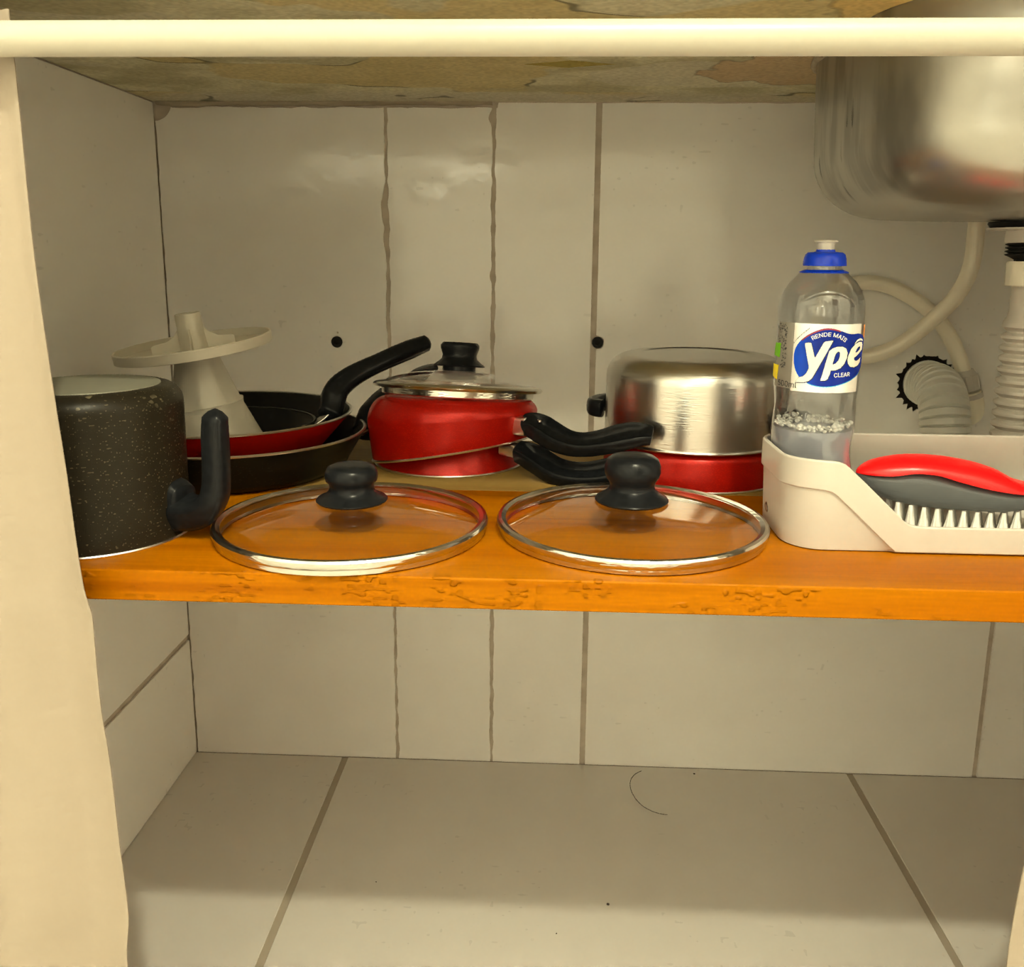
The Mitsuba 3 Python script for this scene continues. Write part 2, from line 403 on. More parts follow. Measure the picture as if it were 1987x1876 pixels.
# floor, its tiles
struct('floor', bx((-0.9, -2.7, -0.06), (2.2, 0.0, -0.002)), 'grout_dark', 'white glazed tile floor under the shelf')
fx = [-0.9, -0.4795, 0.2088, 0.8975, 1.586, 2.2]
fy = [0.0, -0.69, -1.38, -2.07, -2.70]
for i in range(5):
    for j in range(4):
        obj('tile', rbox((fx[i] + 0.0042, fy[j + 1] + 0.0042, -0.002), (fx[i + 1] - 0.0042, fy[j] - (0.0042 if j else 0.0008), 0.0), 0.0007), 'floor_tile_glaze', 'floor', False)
struct('ceiling', bx((-1.0, -2.8, 2.6), (2.3, 0.12, 2.66)), 'room_paint', 'white kitchen ceiling')
struct('wall_front', bx((-1.0, -2.8, -0.05), (2.3, -2.7, 2.6)), 'room_paint', 'white wall opposite the sink')
struct('wall_room_left', bx((-1.0, -2.7, -0.05), (-0.9, 0.12, 2.6)), 'room_paint', 'white left wall of the kitchen')
struct('wall_room_right', bx((2.2, -2.7, -0.05), (2.3, 0.12, 2.6)), 'room_paint', 'white right wall of the kitchen')
struct('added_door_1', rbox((1.2, -2.698, 0.0), (1.95, -2.66, 2.05), 0.004), 'dark_wood', 'unseen dark wooden door added opposite the sink for dark reflections')  # added out of view to put dark bands into the metal reflections

# countertop with its mottled underside; mortar bead where it meets the wall
ct = thing('stone_countertop', 'stone countertop slab overhead with stained tan underside', 'countertop')
slab = moved(extrude(sbox(0.001, -0.620, 1.499, -0.001).difference(sbox(0.7195 + 0.105, -0.4755 + 0.105, 1.1405 - 0.105, -0.1495 - 0.105).buffer(0.105, 24)), 0.035), (0, 0, ZC))
obj('slab', slab, 'counter_underside', ct, False)


def bead(x0, x1, y, z, r, seed, n=60):
    xs = np.linspace(x0, x1, n)
    q = np.stack([xs * 40, xs * 0 + seed, xs * 0], -1)
    rr = r * (0.7 + 0.7 * meshkit.fbm(q, 3, seed))
    th = np.linspace(0, 2 * np.pi, 10, endpoint=False)
    v = np.stack([np.repeat(xs, 10), (y + np.outer(rr, np.cos(th))).ravel(), (z + np.outer(rr, np.sin(th)) * 0.8).ravel()], -1)
    return drop_flat(tm(v, grid_faces(n, 10)))


obj('mortar_seam', cat(bead(0.004, 0.27, -0.0002, 0.8615, 0.005, 3), bead(0.27, 0.41, -0.0002, 0.862, 0.0045, 5)), 'mortar', ct, 40, label='rough dark mortar seam under the slab along the wall')
obj('mortar_seam', bead(0.41, 0.80, -0.0002, 0.8632, 0.0026, 9), 'grout', ct, 40)

# curtain rod
rd = thing('curtain_rod', 'white round curtain rod crossing the top of the niche', 'curtain rod')
obj('rod', moved(lathe([(0, -0.06), (0.0091, -0.06), (0.0091, 1.46), (0, 1.46)], 48), (0, -0.605, 0.797), (0, 1, 0), 90), 'rod_paint', rd)


def curtain(xe, x_far, side, zs, seed, ybase, folds):
    """A cloth sheet: xe(z) the free edge, x_far the other end; closed two-sided sheet 0.8 mm thick with a hem."""
    nz, nu = 150, 120
    Z = np.linspace(zs[0], zs[1], nz)
    u = np.linspace(0, 1, nu) ** 1.3
    E = np.array([xe(z) for z in Z])
    X = E[:, None] + (x_far - E)[:, None] * u[None, :]
    D = np.abs(X - E[:, None])
    q = np.stack([X * 9, np.full_like(X, seed), Z[:, None] * 2.2 + 0 * X], -1)
    amp = np.clip((0.80 - Z) / 0.25, 0, 1)[:, None]
    Y = ybase + amp * (0.008 * np.sin(D * folds + 1.5 * Z[:, None]) * np.clip(D / 0.03, 0, 1) + 0.018 * (meshkit.fbm(q, 3, seed) - 0.5) + 0.005 * (meshkit.noise(q * 4.1, seed + 1) - 0.5))
    Y = Y - 0.004 * np.exp(-(D / 0.006) ** 2)
    Zz = np.repeat(Z[:, None], nu, 1)
    a = np.stack([X, Y, Zz], -1).reshape(-1, 3)
    b = a + [0, 0.0009, 0]
    fa = grid_faces(nz, nu, False)
    rim = list(range(nu)) + [i * nu + nu - 1 for i in range(1, nz)] + [(nz - 1) * nu + j for j in range(nu - 2, -1, -1)] + [i * nu for i in range(nz - 2, 0, -1)]
    k = nz * nu
    fr = [(rim[i], rim[(i + 1) % len(rim)], rim[(i + 1) % len(rim)] + k, rim[i] + k) for i in range(len(rim))]
    return tm(np.vstack([a, b]), np.vstack([fa, fa[:, ::-1] + k, np.array(fr)]))


lz = [0.02, 0.150, 0.212, 0.2464, 0.30, 0.36, 0.40, 0.4588, 0.479, 0.56, 0.64, 0.70, 0.7877, 0.85]
lx = [0.200, 0.203, 0.2022, 0.2055, 0.2035, 0.2020, 0.2000, 0.2005, 0.1965, 0.1905, 0.1872, 0.1852, 0.1845, 0.183]
from scipy.interpolate import PchipInterpolator
le = PchipInterpolator(lz, lx)
obj('curtain', curtain(lambda z: float(le(z)), -0.28, -1, (0.02, 0.815), 4, -0.590, 62.0), 'curtain_cloth', None, 50,
    label='white cloth curtain hanging from the rod at the left of the niche', category='curtain')
re_ = PchipInterpolator([0.02, 0.2, 0.2585, 0.3285, 0.42, 0.5, 0.815], [0.789, 0.787, 0.7858, 0.788, 0.90, 0.94, 0.95])
obj('curtain', curtain(lambda z: float(re_(z)), 1.40, 1, (0.02, 0.815), 11, -0.590, 55.0), 'curtain_cloth', None, 50,
    label='white curtain edge showing at the lower right corner', category='curtain')

# ------------------------------------------------------------------ the shelf
sh = thing('wooden_shelf', 'orange varnished wooden shelf board holding the pans', 'shelf')


def board(x0, x1, y0, y1, z0, z1, c):
    m = rbox((x0, y0, z0), (x1, y1, z1), c)
    return m


obj('front_board', board(0.002, 1.498, -0.572, -0.3600, ZS - 0.0208, ZS, 0.0009), 'varnished_wood', sh, False, label='glossy orange front plank with chipped edge')
obj('back_board', board(0.002, 1.498, -0.3588, -0.148, ZS - 0.0208, ZS - 0.0002, 0.0009), 'bare_wood', sh, False, label='dull tan rear plank')

# ------------------------------------------------------------------ pans and lids


def place(m, x, y, z=ZS):
    return moved(m, (x, y, z))


# left: dark saucepan standing upside down
sp = thing('saucepan', 'speckled dark grey saucepan standing upside down beside the curtain', 'saucepan')
cx, cy, R, H = 0.1544, -0.4934, 0.0646, 0.1085
arc = [(R - 0.0135 + 0.0135 * math.cos(a), H - 0.0135 + 0.0135 * math.sin(a)) for a in np.linspace(0, math.pi / 2, 9)]
obj('body', place(lathe([(R - 0.0022, 0.0012), (R + 0.0006, 0.0012), (R + 0.0004, 0.012), (R - 0.0004, 0.03)] + arc + [(R - 0.0165, H - 0.0004), (0, H - 0.0004), (0, H - 0.003), (R - 0.016, H - 0.003), (R - 0.003, H - 0.018), (R - 0.003, 0.004)], 128, closed=True), cx, cy), 'speckled_enamel', sp)
obj('rim', place(lathe([(R - 0.0022, 0.0), (R + 0.0012, 0.0), (R + 0.0016, 0.0008), (R + 0.0010, 0.0018), (R - 0.0022, 0.0018)], 128, closed=True), cx, cy), 'bare_aluminium_edge', sp)
obj('base_disc', place(lathe([(0, H - 0.0006), (R - 0.0145, H - 0.0006), (R - 0.0150, H + 0.0004), (0, H + 0.0004)], 96), cx, cy), 'pale_base_metal', sp, label='bare pale metal disc on the upturned base')
obj('handle', loft([(0.2205, -0.5005, 0.503), (0.2300, -0.504, 0.5025), (0.2400, -0.508, 0.5055), (0.2486, -0.511, 0.5145), (0.2520, -0.512, 0.5295), (0.2532, -0.513, 0.555), (0.2540, -0.513, 0.5735)],
                   [0.0125, 0.0115, 0.0095, 0.0088, 0.0086, 0.0086, 0.0080], [0.0145, 0.0105, 0.0095, 0.0086, 0.0085, 0.0083, 0.0074], up=(0.25, 0.9, 0.35), power=3.2, seg=48, cap=0.9), 'black_plastic', sp, 50)
obj('handle_mount', loft([(0.2135, -0.4985, 0.506), (0.2185, -0.500, 0.5055), (0.2235, -0.5018, 0.505)], [0.0128, 0.0126, 0.0118], [0.0205, 0.0195, 0.0165], power=3.5, seg=10), 'black_plastic', sp, 50)

# stack of frying pans


def pan_profile(Rr, Rb, Hh, t=0.0022, rb=0.018):
    """An upright pan: base radius Rb, rim radius Rr, height Hh; the outside then the inside."""
    k = math.atan2(Rr - Rb, Hh)
    out = [(0, 0), (Rb - rb * 0.8, 0)] + [(Rb - rb * 0.8 + rb * 0.95 * math.sin(a), rb * (1 - math.cos(a)) * 0.9) for a in np.linspace(0.15, 1.25, 7)] + [(Rr, Hh)]
    inn = [(r - t * (0.2 if i < 2 else 1.0) if r > 0 else 0, z + (t if i < len(out) - 1 else 0)) for i, (r, z) in enumerate(out)]
    return out, inn


def pan(name, label, x, y, z, Rr, Rb, Hh, outer, rim=True):
    k = thing(name, label, 'frying pan')
    out, inn = pan_profile(Rr, Rb, Hh)
    obj('body', place(lathe(out + [(Rr - 0.0006, Hh + 0.0002)], 128), x, y, z), outer, k)
    obj('inner_coating', place(lathe(inn[:-1][::1] + [(Rr - 0.0024, Hh - 0.0004)], 128), x, y, z), 'black_nonstick', k, label='black nonstick inside')
    obj('rim', place(lathe([(Rr - 0.0026, Hh - 0.0006), (Rr + 0.0001, Hh - 0.0012), (Rr + 0.0006, Hh), (Rr - 0.0008, Hh + 0.0009), (Rr - 0.0026, Hh + 0.0004)], 128, closed=True), x, y, z), 'bare_aluminium_edge' if rim else 'charcoal_enamel', k, label='thin bare aluminium rim' if rim else None)
    return k


bp = pan('frying_pan', 'black frying pan, lowest of the nested stack beside the funnel stand', 0.185, -0.298, ZS, 0.1250, 0.107, 0.0385, 'charcoal_enamel')
obj('handle', loft([(0.2985, -0.243, 0.5085), (0.3015, -0.233, 0.5160), (0.3070, -0.219, 0.5255), (0.3150, -0.203, 0.537), (0.3330, -0.178, 0.5495), (0.3460, -0.153, 0.5590), (0.3560, -0.138, 0.5625)],
                   [0.0115, 0.0135, 0.0125, 0.011, 0.0105, 0.010, 0.006], [0.0110, 0.0165, 0.0135, 0.0095, 0.007, 0.006, 0.004], seg=40, power=2.8), 'black_plastic', bp, 50)
obj('handle_bracket', loft([(0.2955, -0.252, 0.510), (0.3000, -0.247, 0.5125), (0.3050, -0.241, 0.5145)], [0.007] * 3, [0.0022] * 3, seg=8), 'bare_aluminium_edge', bp, 50)

rp = pan('frying_pan', 'red frying pan nested inside the black one under the funnel stand', 0.1720, -0.293, ZS + 0.0065, 0.1240, 0.090, 0.0475, 'red_enamel')
ip = pan('frying_pan', 'small black frying pan innermost in the stack with long upright handle', 0.1830, -0.298, ZS + 0.0105, 0.0800, 0.062, 0.0345, 'charcoal_enamel', rim=False)
obj('handle', loft([(0.2705, -0.2680, 0.5310), (0.2715, -0.262, 0.5370), (0.2735, -0.253, 0.5505), (0.2830, -0.242, 0.5620), (0.3053, -0.225, 0.5742), (0.3302, -0.205, 0.5848), (0.3482, -0.190, 0.5915), (0.3545, -0.186, 0.5938)],
                   [0.0095, 0.0115, 0.0105, 0.0095, 0.0095, 0.0105, 0.0105, 0.008], [0.0110, 0.0125, 0.0112, 0.0100, 0.0092, 0.0094, 0.0094, 0.0082], up=(-0.7, 0.1, 0.7), seg=56, power=2.6, cap=0.6), 'black_plastic', ip, 50)
obj('handle_bracket', loft([(0.2585, -0.2760, 0.5245), (0.2640, -0.2725, 0.5280), (0.2690, -0.2690, 0.5330)], [0.006] * 3, [0.0018] * 3, seg=8), 'bare_aluminium_edge', ip, 50)
for dx in (-0.004, 0.004):
    obj('rivet', moved(trimesh.creation.icosphere(2, 0.0022), (0.2530 + dx, -0.2830 - dx * 0.8, 0.5215)), 'chrome', ip, True)

# the white funnel stand in the innermost pan
fn = thing('funnel_stand', 'white plastic cone with a wide disc and tube standing in the pans', 'juicer part')
ax = T().translate([0.1578, -0.2700, 0.4985]).rotate([1, 0, 0], 4.0).rotate([0, 1, 0], -7.2)


def webs():
    ws = []
    for k in range(4):
        a = k * 90 + 20
        prof = Polygon([(0.008, 0), (0.038, 0), (0.038, 0.007), (0.036, 0.0085), (0.024, 0.0095), (0.016, 0.014), (0.0105, 0.022), (0.008, 0.022)])
        m = extrude(prof, 0.0016)
        m.apply_transform(trimesh.transformations.rotation_matrix(math.pi / 2, (1, 0, 0)))
        ws.append(moved(m, (0, 0, 0.0972), (0, 0, 1), a))
    return cat(*ws)


def cone_r(r, z, th):
    if 0.036 < z < 0.088:
        return r * (1 + 0.012 * np.cos(th * 10))
    return np.full_like(th, r)


obj('cone', lathe([(0.0465, 0.0), (0.0480, 0.0), (0.0345, 0.0385), (0.0352, 0.0440), (0.0325, 0.0446), (0.0255, 0.070), (0.0200, 0.090), (0.0195, 0.0955), (0.0180, 0.0955), (0.0180, 0.090), (0.0240, 0.07), (0.0465, 0.0)], 120, rfun=cone_r), 'funnel_plastic', fn, 35, at=ax)
tab = [(0.0490 - 0.348 * z, z) for z in np.linspace(0.0, 0.040, 10)]
th_ = np.radians(np.linspace(-103, -50, 24))
tv = np.array([[r * math.cos(a), r * math.sin(a), z] for r, z in tab for a in th_])
ti = np.array([[(r - 0.0028) * math.cos(a), (r - 0.0028) * math.sin(a), z] for r, z in tab for a in th_])
nr, nc = len(tab), len(th_)
rimi = list(range(nc)) + [i * nc + nc - 1 for i in range(1, nr)] + [(nr - 1) * nc + j for j in range(nc - 2, -1, -1)] + [i * nc for i in range(nr - 2, 0, -1)]
tf = grid_faces(nr, nc, False)
tabm = tm(np.vstack([tv, ti]), np.vstack([tf, tf[:, ::-1] + nr * nc, np.array([(rimi[i] + nr * nc, rimi[(i + 1) % len(rimi)] + nr * nc, rimi[(i + 1) % len(rimi)], rimi[i]) for i in range(len(rimi))])]))
obj('skirt_tab', tabm, 'funnel_plastic', fn, 35, at=ax)
Rd = 0.0720
obj('disc', lathe([(0.0, 0.0945), (Rd - 0.002, 0.0945), (Rd, 0.0950), (Rd + 0.0006, 0.1035), (Rd, 0.1045), (Rd - 0.0016, 0.1045), (Rd - 0.0020, 0.0972), (0.0, 0.0972)], 128), 'funnel_plastic', fn, 30, at=ax)
obj('hub_rib', webs(), 'funnel_plastic', fn, False, at=ax)
obj('tube', lathe([(0.0128, 0.0972), (0.0120, 0.112), (0.0117, 0.1305), (0.0114, 0.1312), (0.0098, 0.1312), (0.0098, 0.0972)], 64, closed=True), 'funnel_plastic', fn, 35, at=T().translate([0.1578, -0.2700, 0.4985]).rotate([1, 0, 0], 4.0).rotate([0, 1, 0], -7.2).translate([0, 0, 0]))

# red pans, turned over and stacked, with a glass lid laid on top


def knob(kind):
    if kind == 'tall':
        return [(0.0, 0.0), (0.0262, 0.0), (0.0272, 0.0012), (0.0262, 0.0028), (0.0215, 0.0055), (0.0172, 0.0092), (0.0163, 0.0120), (0.0172, 0.0150), (0.0196, 0.0185), (0.0208, 0.0225), (0.0206, 0.0270), (0.0188, 0.0318), (0.0150, 0.0345), (0.009, 0.0357), (0.0, 0.0360)]
    if kind == 'flat':
        return [(0.0, 0.0), (0.0252, 0.0), (0.0262, 0.0012), (0.0250, 0.0026), (0.0205, 0.0045), (0.0170, 0.0075), (0.0160, 0.0105), (0.0165, 0.0138), (0.0186, 0.0154), (0.0193, 0.0185), (0.0190, 0.0222), (0.0172, 0.0256), (0.0135, 0.0272), (0.007, 0.0278), (0.0, 0.0280)]
    return [(0.0, 0.0), (0.0160, 0.0), (0.0160, 0.0040), (0.0245, 0.0042), (0.0250, 0.0052), (0.0205, 0.0085), (0.0172, 0.0115), (0.0163, 0.0150), (0.0176, 0.0190), (0.0187, 0.0222), (0.0186, 0.0250), (0.0165, 0.0272), (0.0155, 0.0262), (0.0, 0.0262)]


def lid(label, x, y, z, Rr, kind, dome=0.0105, at=None):
    k = thing('glass_lid', label, 'pan lid')
    loc = at if at is not None else T().translate([x, y, z])
    rim = [(Rr - 0.0062, 0.0008), (Rr - 0.0035, 0.0), (Rr - 0.0018, 0.0010), (Rr - 0.0016, 0.0042), (Rr - 0.0006, 0.0052), (Rr + 0.0002, 0.0068), (Rr + 0.0002, 0.0092), (Rr - 0.0010, 0.0108), (Rr - 0.0032, 0.0112), (Rr - 0.0062, 0.0100), (Rr - 0.0064, 0.0085), (Rr - 0.0050, 0.0070), (Rr - 0.0050, 0.0026)]
    if kind == 'cup':
        rim = [(Rr - 0.0062, 0.0040), (Rr - 0.0010, 0.0042), (Rr, 0.0052), (Rr + 0.0008, 0.0068), (Rr - 0.0004, 0.0084), (Rr - 0.0032, 0.0096), (Rr - 0.0062, 0.0100)]
    obj('rim', lathe(rim, 160, closed=True), 'lid_steel', k, 30, at=loc)
    prof = [((Rr - 0.0055) * s, 0.0092 + dome * (1 - s ** 2.6)) for s in np.linspace(1, 0.0, 26)]
    obj('glass', lathe(prof, 128), 'lid_glass', k, True, at=loc, label='clear domed glass')
    zt = 0.0092 + dome
    kl = lathe([(r, zz + zt) for r, zz in knob(kind)], 80)
    obj('knob', kl, 'black_plastic', k, 50, at=loc, label='round black plastic knob')
    return k


# lower and upper pans
rx, ry = 0.3850, -0.2470
lo_ = thing('frying_pan', 'red pan lying upside down on the shelf beneath another red pan', 'frying pan')
labels[lo_]['category'] = 'frying pan'


def inverted(Rr, Rb, Hh, t=0.0022, rs=0.017):
    top = [(Rb - rs + rs * math.cos(a), Hh - rs + rs * math.sin(a)) for a in np.linspace(0, math.pi / 2, 10)]
    return [(Rr, 0.0012)] + [(Rr + (Rb - Rr) * s, (Hh - rs) * s) for s in np.linspace(0.15, 0.95, 8)] + top + [(0, Hh), (0, Hh - t), (Rb - rs, Hh - t)] + [(r - t * 0.8, z - t * 0.8) for r, z in top[::-1][1:-1]] + [(Rb - t, Hh - rs), (Rr - t, 0.0012)]


obj('body', place(lathe(inverted(0.0728, 0.0640, 0.034, rs=0.012), 128, closed=True), rx, ry), 'red_enamel', lo_)
obj('rim', place(lathe([(0.0706, 0.0), (0.0734, 0.0), (0.0741, 0.0009), (0.0734, 0.0019), (0.0706, 0.0019)], 128, closed=True), rx, ry), 'bare_aluminium_edge', lo_, label='thin bare aluminium rim')
obj('handle', loft([(0.4560, -0.3030, 0.5060), (0.4640, -0.3080, 0.5045), (0.4760, -0.3160, 0.5000), (0.4878, -0.3250, 0.4950), (0.5030, -0.3340, 0.4930), (0.5200, -0.3400, 0.4945), (0.5370, -0.3430, 0.4990), (0.5520, -0.3440, 0.5040)],
                   [0.0095, 0.0125, 0.0130, 0.0130, 0.0125, 0.0125, 0.0125, 0.0095], [0.0090, 0.0095, 0.0090, 0.0085, 0.0080, 0.0078, 0.0074, 0.0055], up=(0.1, -0.55, 0.83), groove=0.75, seg=60, power=3.4, n=40), 'black_plastic', lo_, 40)
obj('handle_bracket', loft([(0.4410, -0.2935, 0.5075), (0.4500, -0.2990, 0.5068), (0.4580, -0.3040, 0.5060)], [0.0075] * 3, [0.0062] * 3, seg=8, power=4), 'bare_aluminium_edge', lo_, 40, label='steel handle bracket')

up_ = thing('frying_pan', 'deep shiny red pan upside down and tilted, under the glass lid at the back', 'frying pan')


def tilt_rim(m, Hh, slope):
    """The pan leans: its rim plane tips towards the left while it rests on the handle below."""
    m = m.copy()
    f = np.clip(1 - m.vertices[:, 2] / Hh, 0, 1)
    m.vertices[:, 2] += slope * m.vertices[:, 0] * f
    return moved(m, (0, 0, 0), (1, 0, 0), -6.5)


uz = 0.4972
HU = 0.0515
upr = inverted(0.0768, 0.0825, HU, rs=0.020)
obj('body', place(tilt_rim(lathe(upr, 128, closed=True), HU, 0.172), rx + 0.0045, ry - 0.013, uz + 0.0018), 'red_enamel', up_)
obj('rim', place(tilt_rim(lathe([(0.0745, 0.0), (0.0775, 0.0), (0.0783, 0.0010), (0.0775, 0.0020), (0.0745, 0.0020)], 128, closed=True), HU, 0.172), rx + 0.0045, ry - 0.013, uz + 0.0018), 'bare_aluminium_edge', up_, label='thin bare aluminium rim')
obj('handle', loft([(0.4640, -0.3075, 0.5312), (0.4700, -0.3110, 0.5322), (0.4760, -0.3150, 0.5306), (0.4896, -0.3250, 0.5245), (0.5064, -0.3360, 0.5212), (0.5249, -0.3440, 0.5240), (0.5433, -0.3505, 0.5302), (0.5610, -0.3545, 0.5345), (0.5715, -0.3560, 0.5340)],
                   [0.0100, 0.0125, 0.0125, 0.0115, 0.0110, 0.0115, 0.0130, 0.0125, 0.0090], [0.0100, 0.0104, 0.0098, 0.0086, 0.0080, 0.0080, 0.0080, 0.0072, 0.0056], up=(0.1, -0.55, 0.83), groove=0.75, seg=72, power=3.4, n=40), 'black_plastic', up_, 40)
obj('handle_bracket', loft([(0.4440, -0.2930, 0.5310), (0.4540, -0.3005, 0.5310), (0.4650, -0.3080, 0.5312)], [0.0085] * 3, [0.0088] * 3, seg=8, power=5), 'bare_aluminium_edge', up_, 40, label='steel handle bracket')
obj('handle_screw', moved(lathe([(0, -0.001), (0.0024, -0.001), (0.0024, 0.0006), (0.0018, 0.0012), (0, 0.0012)], 24), (0.4750, -0.3135, 0.5375)), 'chrome', up_)
lid('small glass lid with black knob resting on the upturned red pan', 0, 0, 0, 0.0812, 'cup', dome=0.0130, at=T().translate([0.3945, -0.2560, 0.5520]).rotate([1, 0, 0], -7.5).rotate([0, 1, 0], 2.2))
lr = list(labels)[-1]
lk = [k for k in labels if k.startswith('glass_lid') and '__' not in k][0]
obj('skirt', lathe([(0.0700, -0.0022), (0.0722, -0.0024), (0.0732, -0.0014), (0.0735, 0.0041), (0.0700, 0.0041)], 128, closed=True), 'lid_steel', lk, 30, at=T().translate([0.3945, -0.2560, 0.5520]).rotate([1, 0, 0], -7.5).rotate([0, 1, 0], 2.2))

# aluminium pot over a red pan
axx, axy = 0.6200, -0.2740
rb_ = thing('frying_pan', 'red pan under the upturned aluminium pot beside the white organizer', 'frying pan')
obj('body', place(lathe(inverted(0.0845, 0.0825, 0.0335, rs=0.010), 128, closed=True), axx, axy), 'red_enamel', rb_)
obj('rim', place(lathe([(0.0822, 0.0), (0.0850, 0.0), (0.0857, 0.0009), (0.0850, 0.0018), (0.0822, 0.0018)], 128, closed=True), axx, axy), 'bare_aluminium_edge', rb_, label='thin bare aluminium rim')
al = thing('aluminium_pot', 'brushed aluminium pot turned upside down on a red pan', 'cooking pot')
HA = 0.0775
arc = [(0.0830 - 0.021 + 0.021 * math.cos(a), HA - 0.021 + 0.021 * math.sin(a)) for a in np.linspace(0, math.pi / 2, 12)]
obj('body', place(lathe([(0.0835, 0.0006), (0.0832, 0.02)] + arc + [(0.050, HA + 0.0012), (0.048, HA + 0.0004), (0, HA + 0.0004), (0, HA - 0.002), (0.0615, HA - 0.002), (0.0765, HA - 0.0085), (0.0812, HA - 0.021), (0.0815, 0.0006)], 160, closed=True), axx, axy, ZS + 0.0345), 'brushed_aluminium', al, 40)
obj('rim', place(lathe([(0.0815, -0.0008), (0.0846, -0.0008), (0.0856, 0.0004), (0.0850, 0.0018), (0.0815, 0.0018)], 160, closed=True), axx, axy, ZS + 0.0345), 'brushed_aluminium', al, 40)
for a, dz in ((-26.0, 0.0), (154.0, 0.0)):
    ca, sa = math.cos(math.radians(a)), math.sin(math.radians(a))
    zz = ZS + 0.0345 + 0.0215 + dz
    pts = [(axx + r * ca - s * sa, axy + r * sa + s * ca, zz) for r, s in ((0.0845, -0.021), (0.0925, -0.019), (0.0985, -0.010), (0.0995, 0.0), (0.0985, 0.010), (0.0925, 0.019), (0.0845, 0.021))]
    obj('handle', loft(pts, 0.0068, [0.0085, 0.0088, 0.0088, 0.0085], seg=36, power=3.0, cap=0.2), 'black_plastic', al, 50, label='black plastic loop handle')

# front lids
lid('large glass lid with flat round black knob lying at the left shelf front', 0.3396, -0.4786, ZS, 0.1000, 'flat', dome=0.0135)
lid('large glass lid with tall domed black knob lying beside the white organizer', 0.5459, -0.4639, ZS, 0.0998, 'tall', dome=0.0135)

# ------------------------------------------------------------------ white organizer, brush, bottle
tr = thing('sink_organizer', 'white plastic sink caddy holding the detergent bottle and brush', 'organizer')
TX0, TX1, TY0, TY1, TR = 0.6484, 0.945, -0.5060, -0.4000, 0.030


def rrect(x0, x1, y0, y1, r, n=12, m=60):
    """A rounded rectangle, counter-clockwise from the left end of the front side; corners and straight sides sampled alike for every call."""
    P = []
    for (ccx, ccy, a0), nxt in zip([(x1 - r, y0 + r, -90), (x1 - r, y1 - r, 0), (x0 + r, y1 - r, 90), (x0 + r, y0 + r, 180)], [1, 2, 3, 0]):
        for a in np.linspace(a0, a0 + 90, n):
            P.append((ccx + r * math.cos(math.radians(a)), ccy + r * math.sin(math.radians(a))))
    P = np.array(P)
    out = []
    for i in range(4):
        out.append(P[i * n:(i + 1) * n])
        a, b = P[(i + 1) * n - 1], P[((i + 1) % 4) * n]
        k = m if i in (1, 3) else 10
        out.append(a + (b - a) * np.linspace(0, 1, k + 2)[1:-1, None])
    return np.concatenate(out)


def front_height(x):
    hi, low = 0.5490, 0.5035
    pts = PchipInterpolator([0.60, 0.672, 0.680, 0.686, 0.6925, 0.7255, 0.7315, 0.7385, 0.746, 0.84, 0.85, 0.86, 0.89, 0.90, 1.0], [hi, hi, hi - 0.0004, hi - 0.002, hi - 0.0075, low + 0.0075, low + 0.0022, low + 0.0004, low, low, low + 0.001, low + 0.005, hi - 0.005, hi, hi])
    return float(pts(x))


P0 = rrect(TX0, TX1, TY0, TY1, TR)
front = np.clip((TY0 + 0.022 - P0[:, 1]) / 0.018, 0, 1)
Htop = np.array([front_height(x) * f + 0.5485 * (1 - f) for (x, y), f in zip(P0, front)])
Hstep = np.array([max((front_height(x + 0.0065) - 0.0205) * f + 0.528 * (1 - f), ZS + 0.0012) for (x, y), f in zip(P0, front)])
cen = np.array([(TX0 + TX1) / 2, (TY0 + TY1) / 2])


def inset(d):
    return rrect(TX0 + d, TX1 - d, TY0 + d, TY1 - d, max(TR - d, 0.004))


rings = []
for d, z in [(0.0046, ZS + 0.0003), (0.0036, ZS + 0.0010), (0.0018, Hstep - 0.0006), (0.0004, Hstep), (0.0, Hstep + 0.0008), (0.0, Htop - 0.0014), (0.0006, Htop - 0.0004), (0.0014, Htop), (0.0024, Htop), (0.0031, Htop - 0.0005), (0.0035, Htop - 0.0016), (0.0052, ZS + 0.0045), (0.0080, ZS + 0.0024)]:
    Q = inset(d)
    rings.append(np.column_stack([Q, np.broadcast_to(np.maximum(z, ZS + 0.0003), len(Q))]))
n_ = len(P0)
V = np.concatenate(rings + [[[*cen, ZS + 0.0024]], [[*cen, ZS + 0.0003]]])
F = list(map(tuple, grid_faces(len(rings), n_)))
tri = []
for a, b, c, d in F:
    tri += [(a, b, c), (a, c, d)]
last, k1 = (len(rings) - 1) * n_, len(rings) * n_
tri += [(last + j, last + (j + 1) % n_, k1) for j in range(n_)] + [((j + 1) % n_, j, k1 + 1) for j in range(n_)]
obj('tub', drop_flat(tm(V, tri)), 'white_plastic', tr, 40)

# brush
br = thing('scrubbing_brush', 'red and grey scrubbing brush with white bristles in the organizer', 'brush')
BY = -0.4520
topc = PchipInterpolator([0.7125, 0.7165, 0.727, 0.7469, 0.7600, 0.7722, 0.7926, 0.8114, 0.8281, 0.845, 0.858, 0.862], [0.5295, 0.5335, 0.5388, 0.5420, 0.5424, 0.5419, 0.5390, 0.5338, 0.5257, 0.5215, 0.5195, 0.5180])
mid = PchipInterpolator([0.7125, 0.7168, 0.733, 0.751, 0.7611, 0.7788, 0.7995, 0.82, 0.8389, 0.862], [0.5285, 0.5288, 0.5299, 0.5330, 0.5324, 0.5278, 0.5228, 0.5195, 0.5180, 0.5165])
bot = PchipInterpolator([0.7125, 0.718, 0.7402, 0.7609, 0.7814, 0.8118, 0.8306, 0.850, 0.862], [0.5275, 0.5190, 0.5083, 0.5048, 0.5033, 0.5022, 0.5040, 0.5090, 0.5150])
